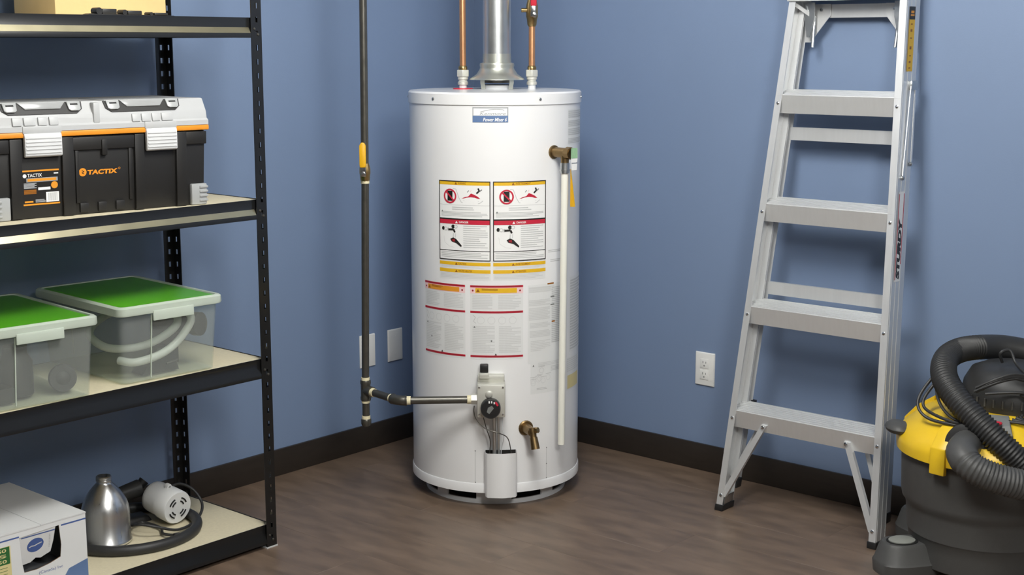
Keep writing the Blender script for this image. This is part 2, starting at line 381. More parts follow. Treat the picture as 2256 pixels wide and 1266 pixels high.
# picture warning labels
def hazard(u0, u1, words, name, lab):
    p = Print(['p_white', 'p_black', 'p_yellow', 'p_red', 'p_grey', 'p_brown', 'p_lgrey', 'p_offwhite', 'p_pink', 'p_darkred', 'p_dgrey'])
    W = u1 - u0; z1 = 1.0375; X = lambda f: u0 + W * f
    p.rect(u0, u1, .7915, z1, 'p_white', 0); p.frame(u0, u1, .7915, z1, .0028, 'p_black', 3)
    p.rect(u0, u1, 1.0245, 1.0355, 'p_yellow', 1); p.tri(X(.36), 1.030, .008, 'p_brown'); p.text(words[0], X(.40), X(.40 + .022 * len(words[0])), 1.0268, 1.0332, 'p_brown', 2)
    # no-drum sign
    cu = X(.24); p.disc(cu, .990, .0215, .0225, 'p_pink', 1); p.disc(cu, .990, .017, .018, 'p_white', 2); p.rect(cu - .009, cu + .009, .975, 1.006, 'p_black', 3)
    p.ring(cu, .990, .0225, .0048, 'p_red', 4); p.stroke([(cu - .0135, 1.0035), (cu + .0135, .9765)], .0048, 'p_red', 5)
    p.stroke([(X(.30), 1.013), (X(.36), 1.012), (X(.42), .985), (X(.47), .971), (X(.80), .969), (X(.87), .978)], .0018, 'p_grey', 1)
    p.stroke([(X(.50), .978), (X(.80), .976)], .001, 'p_lgrey', 1)
    p.shape([(X(.47), .984), (X(.55), .989), (X(.60), .991), (X(.65), 1.0), (X(.70), .997), (X(.77), .991), (X(.82), .984)], 'p_red', 2)
    p.stroke([(X(.58), 1.003), (X(.61), 1.009)], .002, 'p_dgrey', 2); p.stroke([(X(.63), 1.004), (X(.655), 1.01)], .0015, 'p_pink', 2)
    p.stroke([(X(.75), 1.000), (X(.80), 1.008), (X(.78), 1.016)], .005, 'p_black', 2); p.stroke([(X(.79), 1.005), (X(.85), 1.012)], .003, 'p_dgrey', 2)
    p.rect(u0 + .003, u1 - .003, .9625, .9635, 'p_grey', 1)
    p.lines(X(.28), X(.70), .945, .957, 2, 'p_grey', 1, .45); p.tri(X(.07), .943, .006, 'p_dgrey')
    p.lines(X(.05), X(.95), .926, .942, 4, 'p_grey', 1, .5)
    p.rect(u0, u1, .9175, .9215, 'p_black', 3); p.rect(u0 + .002, u1 - .002, .904, .9175, 'p_red', 2)
    p.tri(X(.37), .9105, .008, 'p_white', 3); p.text('DANGER', X(.42), X(.60), .9075, .9138, 'p_white', 3, .02)
    # scald picture
    p.disc(X(.09), .889, .005, .006, 'p_black', 2); p.ring(X(.145), .888, .006, .002, 'p_grey', 2, 14); p.disc(X(.30), .896, .006, .006, 'p_black', 2); p.ring(X(.355), .896, .006, .002, 'p_grey', 2, 14)
    p.stroke([(X(.20), .886), (X(.31), .887), (X(.335), .878)], .006, 'p_black', 3); p.disc(X(.20), .887, .004, .005, 'p_grey', 2)
    p.stroke([(X(.31), .875), (X(.30), .862)], .004, 'p_lgrey', 2); p.stroke([(X(.35), .875), (X(.345), .862)], .003, 'p_lgrey', 2)
    p.shape([(X(.24), .857), (X(.30), .862), (X(.36), .858), (X(.47), .838), (X(.46), .833), (X(.36), .845), (X(.27), .849)], 'p_black', 3)
    p.shape([(X(.27), .855), (X(.33), .858), (X(.34), .849), (X(.29), .850)], 'p_darkred', 4)
    p.stroke([(X(.10), .865), (X(.12), .845), (X(.22), .834), (X(.32), .831)], .0009, 'p_lgrey', 1)
    p.lines(X(.50), X(.95), .828, .900, 11, 'p_grey', 1, .38, .35)
    p.rect(u0 + .002, u1 - .002, .8205, .8225, 'p_black', 2); p.lines(X(.04), X(.96), .797, .817, 4, 'p_grey', 1, .45)
    # strips below
    p.rect(u0, u1, .731, .7895, 'p_offwhite', 0)
    for (a, b), wd in zip(((.776, .7865), (.753, .764)), words[1:]):
        p.rect(u0, u1, a, b, 'p_yellow', 1); p.tri(X(.36), (a + b) / 2, .0075, 'p_brown'); p.text(wd, X(.40), X(.40 + .022 * len(wd)), a + .0025, b - .0022, 'p_brown', 2)
    p.lines(X(.04), X(.96), .767, .774, 2, 'p_lgrey', 1, .4); p.lines(X(.02), X(.97), .734, .751, 4, 'p_lgrey', 1, .5)
    p.build(name, J, H, label=lab)
hazard(-.186, -.0142, ('WARNING', 'CAUTION', 'WATER HEATER'), 'warning_sticker', 'left picture warning sticker with yellow and red bars')
hazard(-.0062, .1662, ('AVERTISSEMENT', 'AVERTISSEMENT', 'ATTENTION'), 'warning_sticker', 'right picture warning sticker with yellow and red bars')
def instr(u0, u1, name, lab, orange):
    p = Print(['p_offwhite', 'p_darkred', 'p_yellow', 'p_orange', 'p_brown', 'p_lgrey', 'p_grey', 'p_pink', 'p_dgrey', 'p_red', 'p_black'])
    W = u1 - u0; X = lambda f: u0 + W * f
    p.rect(u0, u1, .482, .7165, 'p_offwhite', 0)
    for z in (.7125, .632, .492): p.rect(u0, u1, z - .0032, z + .0032, 'p_red', 2); p.rect(X(.02), X(.98), z - .0008, z + .0016, 'p_darkred', 3)
    p.rect(u0, u1, .690, .709, 'p_pink', 1); p.rect(X(.10), X(.88), .6925, .7075, 'p_orange' if orange else 'p_yellow', 2); p.tri(X(.15), .700, .010, 'p_brown', 3)
    p.lines(X(.22), X(.52), .699, .706, 2, 'p_brown', 3, .45, .2); p.disc(X(.05), .699, .003, .003, 'p_darkred', 2, 10); p.disc(X(.94), .699, .003, .003, 'p_darkred', 2, 10)
    p.lines(X(.04), X(.42), .640, .686, 9, 'p_lgrey', 1, .62, .4); p.lines(X(.53), X(.96), .640, .686, 9, 'p_lgrey', 1, .62, .4)
    for i in range(4): p.ring(X(.2 + .2 * i), .606, .012, .0015, 'p_lgrey', 1, 16)
    p.stroke([(X(.05), .622), (X(.1), .615), (X(.06), .602), (X(.11), .596)], .0016, 'p_grey', 1); p.tri(X(.08), .585, .006, 'p_dgrey')
    p.lines(X(.04), X(.46), .502, .588, 16, 'p_lgrey', 1, .62, .5); p.lines(X(.54), X(.96), .502, .588, 16, 'p_lgrey', 1, .62, .5)
    p.tri(X(.48), .499, .006, 'p_black'); p.disc(X(.40 if not orange else .2), .541, .0025, .003, 'p_dgrey', 2, 8)
    p.build(name, J, H, label=lab)
instr(-.257, -.0952, 'instruction_sticker', 'left lighting instruction sticker with red rules', True)
instr(-.0785, .0875, 'instruction_sticker', 'right lighting instruction sticker with red rules', False)
p = Print(['p_offwhite', 'p_lgrey', 'p_grey', 'p_dgrey', 'p_brown', 'p_yellow'])
p.rect(.104, .27, .462, .712, 'p_offwhite', 0); p.lines(.107, .215, .688, .706, 3, 'p_lgrey', 1, .7); p.lines(.107, .185, .645, .665, 4, 'p_lgrey', 1, .7); p.lines(.107, .185, .60, .64, 8, 'p_lgrey', 1, .75)
p.lines(.11, .187, .575, .592, 4, 'p_lgrey', 1, .7); p.lines(.11, .187, .545, .567, 5, 'p_lgrey', 1, .7); p.lines(.113, .187, .50, .535, 7, 'p_lgrey', 1, .5, .5); p.lines(.192, .262, .52, .70, 30, 'p_grey', 1, .6, .3)
for v in (.668, .643): p.rect(.187, .203, v, v + .004, 'p_dgrey', 2)
p.rect(.174, .2, .710, .7145, 'p_brown', 2); p.rect(.192, .206, .588, .593, 'p_brown', 2)
p.build('rating_sticker', J, H)
p = Print(['p_offwhite', 'p_lgrey', 'p_grey', 'p_cream', 'p_dgrey'])
p.rect(.286, .41, .475, .72, 'p_offwhite', 0); p.lines(.29, .40, .48, .71, 26, 'p_grey', 1, .62, .3); pq = p; p = Print(['p_offwhite', 'p_grey']); p.rect(.268, .40, 1.14, 1.25, 'p_offwhite', 0)
for a, b in ((1.222, 1.246), (1.195, 1.215), (1.168, 1.190), (1.143, 1.160)): p.lines(.27, .39, a, b, 4, 'p_grey', 1, .7, .1)
p.build('side_sticker', J, H); pq.build('side_sticker', J, H)
p = Print(['p_cream', 'p_lgrey', 'p_offwhite']); p.rect(.270, .385, .352, .458, 'p_offwhite', 0); p.rect(.2748, .37, .356, .40, 'p_cream', 1); p.lines(.272, .38, .41, .455, 7, 'p_lgrey', 1, .55); p.build('energy_sticker', J, H)
p = Print(['p_offwhite', 'p_lgrey', 'p_grey', 'p_dgrey'])
p.rect(.113, .262, .364, .467, 'p_offwhite', 0); p.tri(.123, .456, .006, 'p_dgrey'); p.lines(.14, .24, .45, .463, 3, 'p_lgrey', 1, .5)
for i in range(9):
    u, v = .122 + random.random() * .12, .385 + random.random() * .055; p.ring(u, v, .009, .0013, 'p_lgrey', 1, 14); p.stroke([(u - .01, v + .012), (u + .012, v + .013)], .0018, 'p_grey', 1)
p.lines(.135, .175, .374, .382, 2, 'p_grey', 1, .5); p.lines(.19, .25, .43, .447, 4, 'p_grey', 1, .4)
p.build('wiring_sticker', J, H)
p = Print(['p_grey']); p.lines(.177, .232, .808, .818, 2, 'p_grey', 0, .45, .3); p.lines(.186, .232, .778, .788, 2, 'p_grey', 0, .45, .3); p.build('printed_note', J, H)

# burner cover (open-topped channel)
mb = MB(); prof = []
for u, d in ((-.0345, .0), (-.031, .022), (-.022, .038), (.018, .043), (.055, .038), (.063, .022), (.067, .0)): prof.append((u, d))
def rowz(z, sh=0): return [((R + d - sh) * math.sin(u / R), -(R + d - sh) * math.cos(u / R), z) for u, d in prof]
rs = [rowz(.046), rowz(.19)]; n = len(prof)
mb.add(rs[0] + rs[1] + [((R - .004) * math.sin(u / R), -(R - .004) * math.cos(u / R), z) for z in (.046,) for u, d in prof], [(i, i + 1, n + i + 1, n + i) for i in range(n - 1)] + [(2 * n + i, 2 * n + i + 1, i + 1, i) for i in range(n - 1)])
mb.build('burner_cover', 'white_enamel', H, smooth=60)
p = Print(['p_black']); p.rect(-.032, .064, .165, .1905, 'p_black', 0); p.build('cover_opening', J, H)
# gas control valve
cv = MB().box(-.057, .030, -.335, -.268, .312, .417).build('control_valve', 'cast_alloy', H, bevel=.004)
MB().box(-.055, .028, -.30, -.262, .416, .438).build('valve_top_block', 'cast_alloy', cv, bevel=.003)
MB().box(-.050, -.020, -.312, -.285, .43, .447).build('igniter_bracket', 'cast_alloy', cv, bevel=.002)
MB().box(-.048, -.022, -.306, -.282, .447, .472).build('igniter_button', 'black_plastic', cv, bevel=.003)
MB().lathe([(.011, 0), (.011, .004), (.008, .006), (.0, .006)], c=(-.020, -.335, .387), n=20, axis=(0, -1, 0)).build('pressure_cap', 'cast_alloy', cv)
for xx, zz in ((-.050, .408), (.023, .408), (-.050, .322), (.023, .322)):
    MB().lathe([(.0035, 0), (.003, .002), (0, .0025)], c=(xx, -.335, zz), n=10, axis=(0, -1, 0)).build('screw', 'chrome', cv)
kn = MB().lathe([(.029, 0), (.031, .004), (.031, .024), (.028, .030), (.0, .031)], c=(-.015, -.335, .346), n=32, axis=(0, -1, 0)).build('temperature_knob', 'black_plastic', cv)
p = Print(['p_dgrey', 'p_red', 'p_white']); KF = lambda u, v, d: (u - .015, -.366 - d, v + .346)
p.shape([(-.012, -.008), (-.004, -.014), (.010, .004), (.004, .012), (-.008, .006)], 'p_dgrey', 0)
for a in (62, 82, 100): c, s_ = math.cos(math.radians(a)), math.sin(math.radians(a)); p.rect(.024 * c - .002, .024 * c + .002, .024 * s_ - .004, .024 * s_ + .003, 'p_pink' if False else 'p_white', 1)
p.shape([(.012, .022), (.020, .010), (.025, .014), (.017, .026)], 'p_red', 1)
p.build('knob_marking', KF, kn)
MB().cyl((-.057, -.315, .3665), (-.075, -.315, .3665), .017, n=6).build('inlet_nut', 'cast_alloy', cv)
MB().tube([(-.005, -.318, .318), (-.004, -.314, .26), (-.003, -.299, .20), (-.003, -.295, .16)], .0065, 14).tube([(.008, -.316, .318), (.009, -.312, .26), (.010, -.298, .20), (.010, -.294, .16)], .004, 12).build('burner_tube', 'galvanized', cv)
MB().tube(smooth_path([(-.066, -.315, .345), (-.067, -.315, .325), (-.059, -.316, .301), (-.031, -.324, .274), (.011, -.330, .261), (.037, -.316, .242), (.047, -.296, .20), (.049, -.290, .165)]), .0016, 8).build('thermocouple_wire', 'black_iron', cv)
MB().tube(smooth_path([(-.042, -.31, .318), (-.036, -.312, .30), (-.028, -.31, .269), (-.017, -.306, .232), (-.018, -.296, .195), (-.018, -.292, .165)]), .0015, 8).build('igniter_wire', 'black_iron', cv)
MB().tube(smooth_path([(.022, -.31, .315), (.022, -.312, .27), (.026, -.31, .24), (.018, -.298, .20), (.017, -.292, .165)]), .0014, 8).build('sensor_wire', 'white_trim', cv)
# drain valve
a = Vector((math.sin(.355), -math.cos(.355), 0))
dv = MB().lathe([(.024, -.006), (.024, .003), (.021, .006)], c=a * R + Vector((0, 0, .258)), n=24, axis=a, caps=True).build('drain_valve', 'old_brass', H)
c0 = a * R + Vector((0, 0, .258)); c1 = a * (R + .055) + Vector((0, 0, .258))
MB().cyl(c0, c1, .016, .014, n=20).build('valve_stem', 'old_brass', dv)
MB().cyl(c1 + Vector((0, 0, .014)), c1 + Vector((.004, -.008, -.018)), .012, .010, n=16).cyl(c1 + Vector((.004, -.008, -.014)), c1 + Vector((.010, -.018, -.05)), .012, .014, n=18).build('spout', 'old_brass', dv)
MB().cyl(c1 + Vector((.0, .0, .004)), c1 + Vector((.018, -.012, .010)), .010, .009, n=8).build('valve_handle', 'brass', dv)
# relief valve with discharge pipe
a = Vector((math.sin(.722), -math.cos(.722), 0)); z = 1.122; c0 = a * R + Vector((0, 0, z)); e = a * (R + .05) + Vector((0, 0, z))
rv = MB().lathe([(.021, -.004), (.021, .004), (.015, .007)], c=c0, n=24, axis=a, caps=True).build('relief_valve', 'old_brass', H)
MB().cyl(c0, e + a * .03, .0155, .0155, n=18).cyl(e + a * .008, e + a * .028, .019, n=8).build('valve_body', 'old_brass', rv)
MB().cyl(e, e - Vector((0, 0, .034)), .014, .012, n=16).build('outlet', 'old_brass', rv)
MB().cyl(e - Vector((0, 0, .03)), e - Vector((0, 0, .062)), .0145, .0145, n=18).cyl(e - Vector((0, 0, .05)), e - Vector((0, 0, .056)), .016, n=18).build('coupling', 'zinc', rv)
b_ = Vector((a.y, -a.x, 0)) * -1
q = e + a * .038
MB().add([q + b_ * -.012 + Vector((0, 0, .016)), q + b_ * .012 + Vector((0, 0, .016)), q + b_ * .013 + Vector((0, 0, -.008)), q + a * .004 + b_ * .012 + Vector((0, 0, -.03)), q + a * .004 + b_ * -.012 + Vector((0, 0, -.03)), q + b_ * -.013 + Vector((0, 0, -.008))], [(0, 1, 2, 3, 4, 5)]).build('test_lever', 'zinc', rv)
gl = pm('green_tag', (150, 190, 150), .5, var=.2, scale=200)
q2 = q + a * .002
MB().hexa([q2 + b_ * -.013 + Vector((0, 0, -.014)), q2 + b_ * .013 + Vector((0, 0, -.014)), q2 + a * .002 + b_ * .013 + Vector((0, 0, -.014)), q2 + a * .002 + b_ * -.013 + Vector((0, 0, -.014)), q2 + b_ * -.012 + Vector((0, 0, .017)), q2 + b_ * .012 + Vector((0, 0, .017)), q2 + a * .002 + b_ * .012 + Vector((0, 0, .017)), q2 + a * .002 + b_ * -.012 + Vector((0, 0, .017))]).build('green_tag', 'green_tag', rv)
MB().hexa([q2 + b_ * -.010 + Vector((0, 0, -.05)), q2 + b_ * .010 + Vector((0, 0, -.05)), q2 + a * .0015 + b_ * .010 + Vector((0, 0, -.05)), q2 + a * .0015 + b_ * -.010 + Vector((0, 0, -.05)), q2 + b_ * -.013 + Vector((0, 0, -.0145)), q2 + b_ * .013 + Vector((0, 0, -.0145)), q2 + a * .0015 + b_ * .013 + Vector((0, 0, -.0145)), q2 + a * .0015 + b_ * -.013 + Vector((0, 0, -.0145))]).build('white_tag', 'p_white', rv)
q3 = e + a * .012 + b_ * .012
MB().hexa([q3 + b_ * .0 + Vector((0, 0, -.165)), q3 + b_ * .010 + Vector((0, 0, -.165)), q3 + a * .012 + b_ * .010 + Vector((0, 0, -.165)), q3 + a * .012 + Vector((0, 0, -.165)), q3 + Vector((0, 0, -.05)), q3 + b_ * .001 + Vector((0, 0, -.05)), q3 + a * .002 + b_ * .001 + Vector((0, 0, -.05)), q3 + a * .002 + Vector((0, 0, -.05))]).build('yellow_tag', 'yellow_rubber', rv)
MB().tube([e - Vector((0, 0, .058)), Vector((.208, -.243, .2))], .0108, 20).build('discharge_pipe', 'pvc_white', H)
# draft hood
hd = MB().lathe([(.0445, 1.42), (.046, 1.392), (.054, 1.390), (.0555, 1.384), (.054, 1.376), (.056, 1.370), (.066, 1.355), (.087, 1.341), (.088, 1.338), (.085, 1.338), (.05, 1.366)], c=(.007, 0, 0), n=56).build('draft_hood', 'draft_hood_steel', H, smooth=50)
for th in (-.62, .62, 2.5, -2.5):
    c, s_ = -math.cos(th), math.sin(th)
    mb = MB(); tx = Vector((math.cos(th), math.sin(th), 0)) * .008; rd = Vector((s_, c, 0)); o_ = Vector((.007, 0, 0))
    pts = [(.079, 1.346), (.080, 1.33), (.074, 1.3095)]
    mb.rings([[o_ + rd * r - tx + Vector((0, 0, z)), o_ + rd * r + tx + Vector((0, 0, z)), o_ + rd * (r - .002) + tx + Vector((0, 0, z)), o_ + rd * (r - .002) - tx + Vector((0, 0, z))] for r, z in pts])
    mb.build('hood_leg', 'draft_hood_steel', hd)
MB().lathe([(.052, 1.306), (.052, 1.320), (.048, 1.322), (.046, 1.316)], c=(.007, 0, 0), n=40).build('flue_collar', 'white_trim', H)
MB().lathe([(.0, 1.328), (.046, 1.328), (.046, 1.336), (.0, 1.337)], c=(.007, 0, 0), n=32).build('flue_baffle', 'black_iron', H)
MB().lathe([(.032, 1.3065), (.032, 1.311), (.0, 1.311)], c=(-.102, 0, 0), n=28).build('hot_water_ring', 'red_plastic', H)
for sx_, nm in ((-.102, 'water_nipple'), (.1185, 'water_nipple')):
    MB().cyl((sx_, 0, 1.305), (sx_, 0, 1.34), .0125, n=18).build(nm, 'white_trim', H)

# vent pipe above the hood
vp = thing('flue_pipe', 'shiny galvanized sheet-metal vent pipe rising from the water heater', 'vent pipe', (AXX, AXY, 1.40), HROT)
MB().lathe([(.0425, -.008), (.0445, -.008), (.0445, CEIL - 1.401), (.0425, CEIL - 1.401)], c=(.007, 0, 0), n=48).build('pipe', 'galvanized', vp)
MB().box(.0045, .0095, -.0462, -.044, -.005, CEIL - 1.41).build('seam', 'galvanized', vp)

# copper pipes
def copper(sx_, label, valve):
    t = thing('copper_water_pipe', label, 'copper pipe', (AXX, AXY, 0), HROT, 'copper water pipes on top of the heater')
    u = MB().lathe([(.0165, 1.322), (.0165, 1.33), (.0135, 1.333), (.0135, 1.337), (.0165, 1.339), (.0165, 1.346), (.013, 1.348)], c=(sx_, 0, 0), n=24, caps=True).build('union_base', 'cast_alloy', t)
    MB().cyl((sx_, 0, 1.347), (sx_, 0, 1.369), .0215, n=6).build('union_nut', 'cast_alloy', t, bevel=.002)
    MB().lathe([(.0135, 1.368), (.0145, 1.376), (.0135, 1.379), (.0115, 1.382)], c=(sx_, 0, 0), n=24, caps=True).build('solder_collar', 'brass', t)
    if not valve:
        MB().cyl((sx_, 0, 1.379), (sx_ - .002, 0, CEIL - .002), .0102, n=24).build('tube', 'copper', t)
        return t
    MB().cyl((sx_, 0, 1.379), (sx_, 0, 1.515), .0102, n=24).build('tube', 'copper', t)
    MB().lathe([(.0115, 1.505), (.0145, 1.51), (.0165, 1.528), (.019, 1.536), (.019, 1.57), (.015, 1.585), (.0125, 1.61)], c=(sx_, 0, 0), n=24, caps=True).build('valve_body', 'brass', t)
    MB().cyl((sx_ - .012, -.004, 1.556), (sx_ - .034, -.006, 1.556), .006, .0075, n=10).build('drain_cap', 'brass', t)
    MB().cyl((sx_ + .005, -.015, 1.545), (sx_ + .005, -.034, 1.545), .008, n=12).build('valve_stem', 'chrome', t)
    MB().box(sx_ - .005, sx_ + .012, -.038, -.034, 1.535, 1.575).cyl((sx_ + .006, -.034, 1.541), (sx_ + .006, -.043, 1.541), .009, n=6).build('lever_plate', 'chrome', t, bevel=.002)
    MB().box(sx_ - .006, sx_ + .014, -.042, -.032, 1.568, 1.66).build('lever_sleeve', 'red_plastic', t, bevel=.004)
    MB().cyl((sx_, 0, 1.60), (sx_, 0, CEIL - .002), .0102, n=24).build('upper_tube', 'copper', t)
    return t
copper(-.102, 'plain copper water pipe left of the silver vent pipe', False)
copper(.1185, 'copper water pipe with red-handled brass valve right of the vent pipe', True)

# gas line
gx, gy, gr = -.4115, -.21, .0118
G = thing('gas_pipe', 'black iron gas pipe with yellow shutoff handle running down to the heater valve', 'gas pipe', (AXX, AXY, 0), HROT)
MB().cyl((gx + .010, gy, 1.072), (gx + .021, gy, CEIL - .002), gr, n=20).build('riser', 'black_iron', G)
sv = MB().lathe([(.0135, 1.032), (.015, 1.04), (.0155, 1.052), (.017, 1.057), (.017, 1.07), (.0145, 1.08), (.0125, 1.088)], c=(gx + .010, gy, 0), n=8, caps=True).build('shutoff_valve', 'brass', G)
MB().cyl((gx + .008, gy - .012, 1.058), (gx + .008, gy - .034, 1.058), .009, n=10).build('valve_stem', 'chrome', sv)
MB().cyl((gx + .008, gy - .033, 1.058), (gx + .008, gy - .041, 1.058), .0085, n=6).box(gx, gx + .016, gy - .036, gy - .032, 1.05, 1.092).build('lever_plate', 'chrome', sv, bevel=.001)
mb = MB(); pts = [(gx - .0015, 1.078), (gx + .0165, 1.078), (gx + .0175, 1.086), (gx + .0175, 1.145), (gx + .013, 1.153), (gx + .0075, 1.155), (gx + .002, 1.153), (gx - .0025, 1.145), (gx - .0025, 1.086)]
mb.prism(pts, 'y', gy - .044, gy - .031); mb.build('lever', 'yellow_rubber', sv, bevel=.003)
def band(c0, c1, r=.0135): return MB().cyl(c0, c1, r, n=20).build('thread_tape', 'tape', G)
band((gx + .010, gy, 1.026), (gx + .010, gy, 1.034))
MB().cyl((gx + .010, gy, 1.03), (gx, gy, .40), gr, n=20).build('lower_riser', 'black_iron', G)
band((gx, gy, .400), (gx, gy, .412))
T0 = Vector((gx, gy, .370)); E0 = Vector((-.300, -.330, .3665)); dr = (E0 - T0).normalized()
MB().lathe([(.0155, -.033), (.0168, -.03), (.0168, -.022), (.0155, -.018), (.0155, .018), (.0168, .022), (.0168, .03), (.0155, .033)], c=T0, n=24, caps=True).tube([T0, T0 + dr * .024, T0 + dr * .0245, T0 + dr * .034], [.0155, .0155, .0168, .0168], 20).build('tee', 'black_iron', G)
band(T0 + dr * .033, T0 + dr * .045)
MB().cyl(T0 + dr * .04, E0 - dr * .03, gr, n=20).build('branch', 'black_iron', G)
band(E0 - dr * .038, E0 - dr * .026)
mb = MB(); ep = smooth_path([E0 - dr * .028, E0 - dr * .012, E0 + Vector((.010, 0, 0)), E0 + Vector((.026, 0, 0))], 5)
mb.tube(ep, [.0168] * 2 + [.0155] * (len(ep) - 4) + [.0168] * 2, 20); mb.build('elbow', 'black_iron', G)
band(E0 + Vector((.026, 0, 0)), E0 + Vector((.038, 0, 0)))
MB().cyl(E0 + Vector((.032, 0, 0)), (-.088, -.322, .3665), gr, n=20).build('run', 'black_iron', G)
band((-.088, -.322, .3665), (-.076, -.321, .3665))
band((gx, gy, .329), (gx, gy, .339))
MB().cyl((gx, gy, .333), (gx, gy, .28), gr, n=20).build('drip_leg', 'black_iron', G)
band((gx, gy, .276), (gx, gy, .287))
MB().lathe([(.0145, .277), (.0165, .274), (.0165, .262), (.013, .254), (.0, .252)], c=(gx, gy, 0), n=20, caps=True).build('end_cap', 'black_iron', G)

# ------------------------------------------------------------------ wall plates
def blank_plate(x0, x1, z0, z1, label):
    t = thing('wall_plate', label, 'wall plate', ((x0 + x1) / 2, 0, z0), group='blank plates on the left wall')
    wd = (x1 - x0) / 2; h = z1 - z0
    MB().hexa([(-wd, -.0005, 0), (wd, -.0005, 0), (wd - .003, -.0065, .003), (-wd + .003, -.0065, .003), (-wd, -.0005, h), (wd, -.0005, h), (wd - .003, -.0065, h - .003), (-wd + .003, -.0065, h - .003)]).build('plate', 'outlet_white', t, bevel=.001)
    for zz in (h * .22, h * .78): MB().lathe([(.0032, 0), (.0028, .001), (0, .0012)], c=(0, -.0065, zz), n=10, axis=(0, -1, 0)).build('screw', 'outlet_white', t)
blank_plate(-.476, -.402, .303, .423, 'blank white wall plate nearest the heater on the left wall')
blank_plate(-.615, -.540, .303, .423, 'white wall plate half hidden behind the black gas pipe')
t = thing('wall_outlet', 'white duplex electrical outlet on the right wall left of the ladder', 'outlet', (0, -1.0645, .2985))
wd, h = .039, .117
MB().hexa([(-.0005, -wd, 0), (-.0065, -wd + .003, .003), (-.0065, wd - .003, .003), (-.0005, wd, 0), (-.0005, -wd, h), (-.0065, -wd + .003, h - .003), (-.0065, wd - .003, h - .003), (-.0005, wd, h)]).build('plate', 'outlet_white', t, bevel=.001)
for zc in (.039, .078):
    rc = MB().box(-.0085, -.006, -.017, .017, zc - .0165, zc + .0165).build('receptacle', 'outlet_white', t, bevel=.002)
    MB().box(-.0088, -.0083, .004, .0065, zc + .001, zc + .009).build('slot', 'p_dgrey', rc); MB().box(-.0088, -.0083, -.0075, -.0055, zc + .001, zc + .008).build('slot', 'p_dgrey', rc)
    MB().cyl((-.0088, 0, zc - .007), (-.0083, 0, zc - .007), .0026, n=12).build('ground_hole', 'p_dgrey', rc)
MB().lathe([(.003, 0), (.0026, .001), (0, .0012)], c=(-.0065, 0, h / 2), n=10, axis=(-1, 0, 0)).build('screw', 'outlet_white', t)
#@@PART2
# ------------------------------------------------------------------ storage shelf
SX0, SX1, SY0, SY1 = -2.668, -1.449, -.532, -.085      # outer footprint
SH = thing('storage_shelf', 'black steel storage rack with cream particle-board shelves along the left wall', 'shelf', (-2.06, -.31, 0), world=True)
PT = .0022
def post(px, py, ix, iy):
    """L-angle post: corner (px, py), flanges towards ix, iy; slots punched through both"""
    mb = MB(); FW = .036; zt = 1.83; pitch = .0381
    def flange(along, name):
        # strips left/right of the slot column plus bridges
        segs = [(0, .013, 0, zt), (.021, FW, 0, zt)]
        z = 0.0; k = 0
        cz = .03
        while cz < zt:
            segs.append((.013, .021, z, cz - .0075)); z = cz + .0075; cz += pitch
        segs.append((.013, .021, z, zt))
        for a, b, z0, z1 in segs:
            if z1 <= z0: continue
            if along == 'x':
                x0, x1 = sorted((px + ix * a, px + ix * b)); y0, y1 = sorted((py, py + iy * PT)); mb.box(x0, x1, y0, y1, z0, z1)
            else:
                y0, y1 = sorted((py + iy * max(a, PT), py + iy * b)); x0, x1 = sorted((px, px + ix * PT)); mb.box(x0, x1, y0, y1, z0, z1)
    flange('x', 'a'); flange('y', 'b')
    o = mb.build('post', 'black_paint', SH)
    x0, x1 = sorted((px + ix * -.002, px + ix * .038)); y0, y1 = sorted((py + iy * -.002, py + iy * .038))
    MB().box(x0, x1, y0, y1, 0, .004).build('foot_pad', 'p_grey', o)
    return o
post(SX1, SY0, -1, 1); post(SX1, SY1, -1, -1); post(SX0, SY0, 1, 1); post(SX0, SY1, 1, -1)
DECKS = [.068, .563, 1.020, 1.521]
def beam_x(y, dirn, zt):      # front / rear beam; dirn = outward sign in y
    pr = [(0, 0), (0, -.026), (.010, -.043), (.010, -.055), (.008, -.055), (.008, -.0435), (-.002, -.027), (-.002, -.009), (-.014, -.009), (-.014, -.0112), (-.004, -.0112), (-.002, 0)]
    yo = y - dirn * .0105
    MB().prism([(yo + dirn * a, zt + b) for a, b in pr], 'x', SX0 + .003, SX1 - .003).build('beam', 'black_paint', SH)
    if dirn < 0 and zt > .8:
        MB().prism([(yo + dirn * a, zt + b) for a, b in ((.0008, -.0268), (.0098, -.0421), (.0103, -.0418), (.0013, -.0265))], 'x', SX0 + .04, SX1 - .038).build('beam_reflection', 'reflection_metal', SH)  # reflection along the upper black beams, put in as a pale metal strip
def beam_y(x, dirn, zt):
    pr = [(0, 0), (0, -.026), (.008, -.043), (.008, -.055), (.006, -.055), (.006, -.0435), (-.002, -.027), (-.002, -.009), (-.014, -.009), (-.014, -.0112), (-.004, -.0112), (-.002, 0)]
    xo = x - dirn * .0105
    MB().prism([(xo + dirn * a, zt + b) for a, b in pr], 'y', SY0 + .016, SY1 - .016).build('side_beam', 'black_paint', SH)
for dz in DECKS:
    bt = dz + .0008
    beam_x(SY0, -1, bt); beam_x(SY1, 1, bt); beam_y(SX0, -1, bt + .0006); beam_y(SX1, 1, bt + .0006)
    MB().box(SX0 + .0135, SX1 - .0135, SY0 + .0135, SY1 - .0135, dz - .009, dz).build('shelf_board', 'particle_board', SH, bevel=.001)
    for px, py, s in ((SX1 - .013, SY0, -1), (SX1 - .025, SY0, -1)):
        MB().lathe([(.004, 0), (.003, .002), (0, .0028)], c=(px, py, dz - .03 if px < SX1 - .02 else dz - .045), n=10, axis=(0, -1, 0)).build('rivet', 'black_iron', SH)

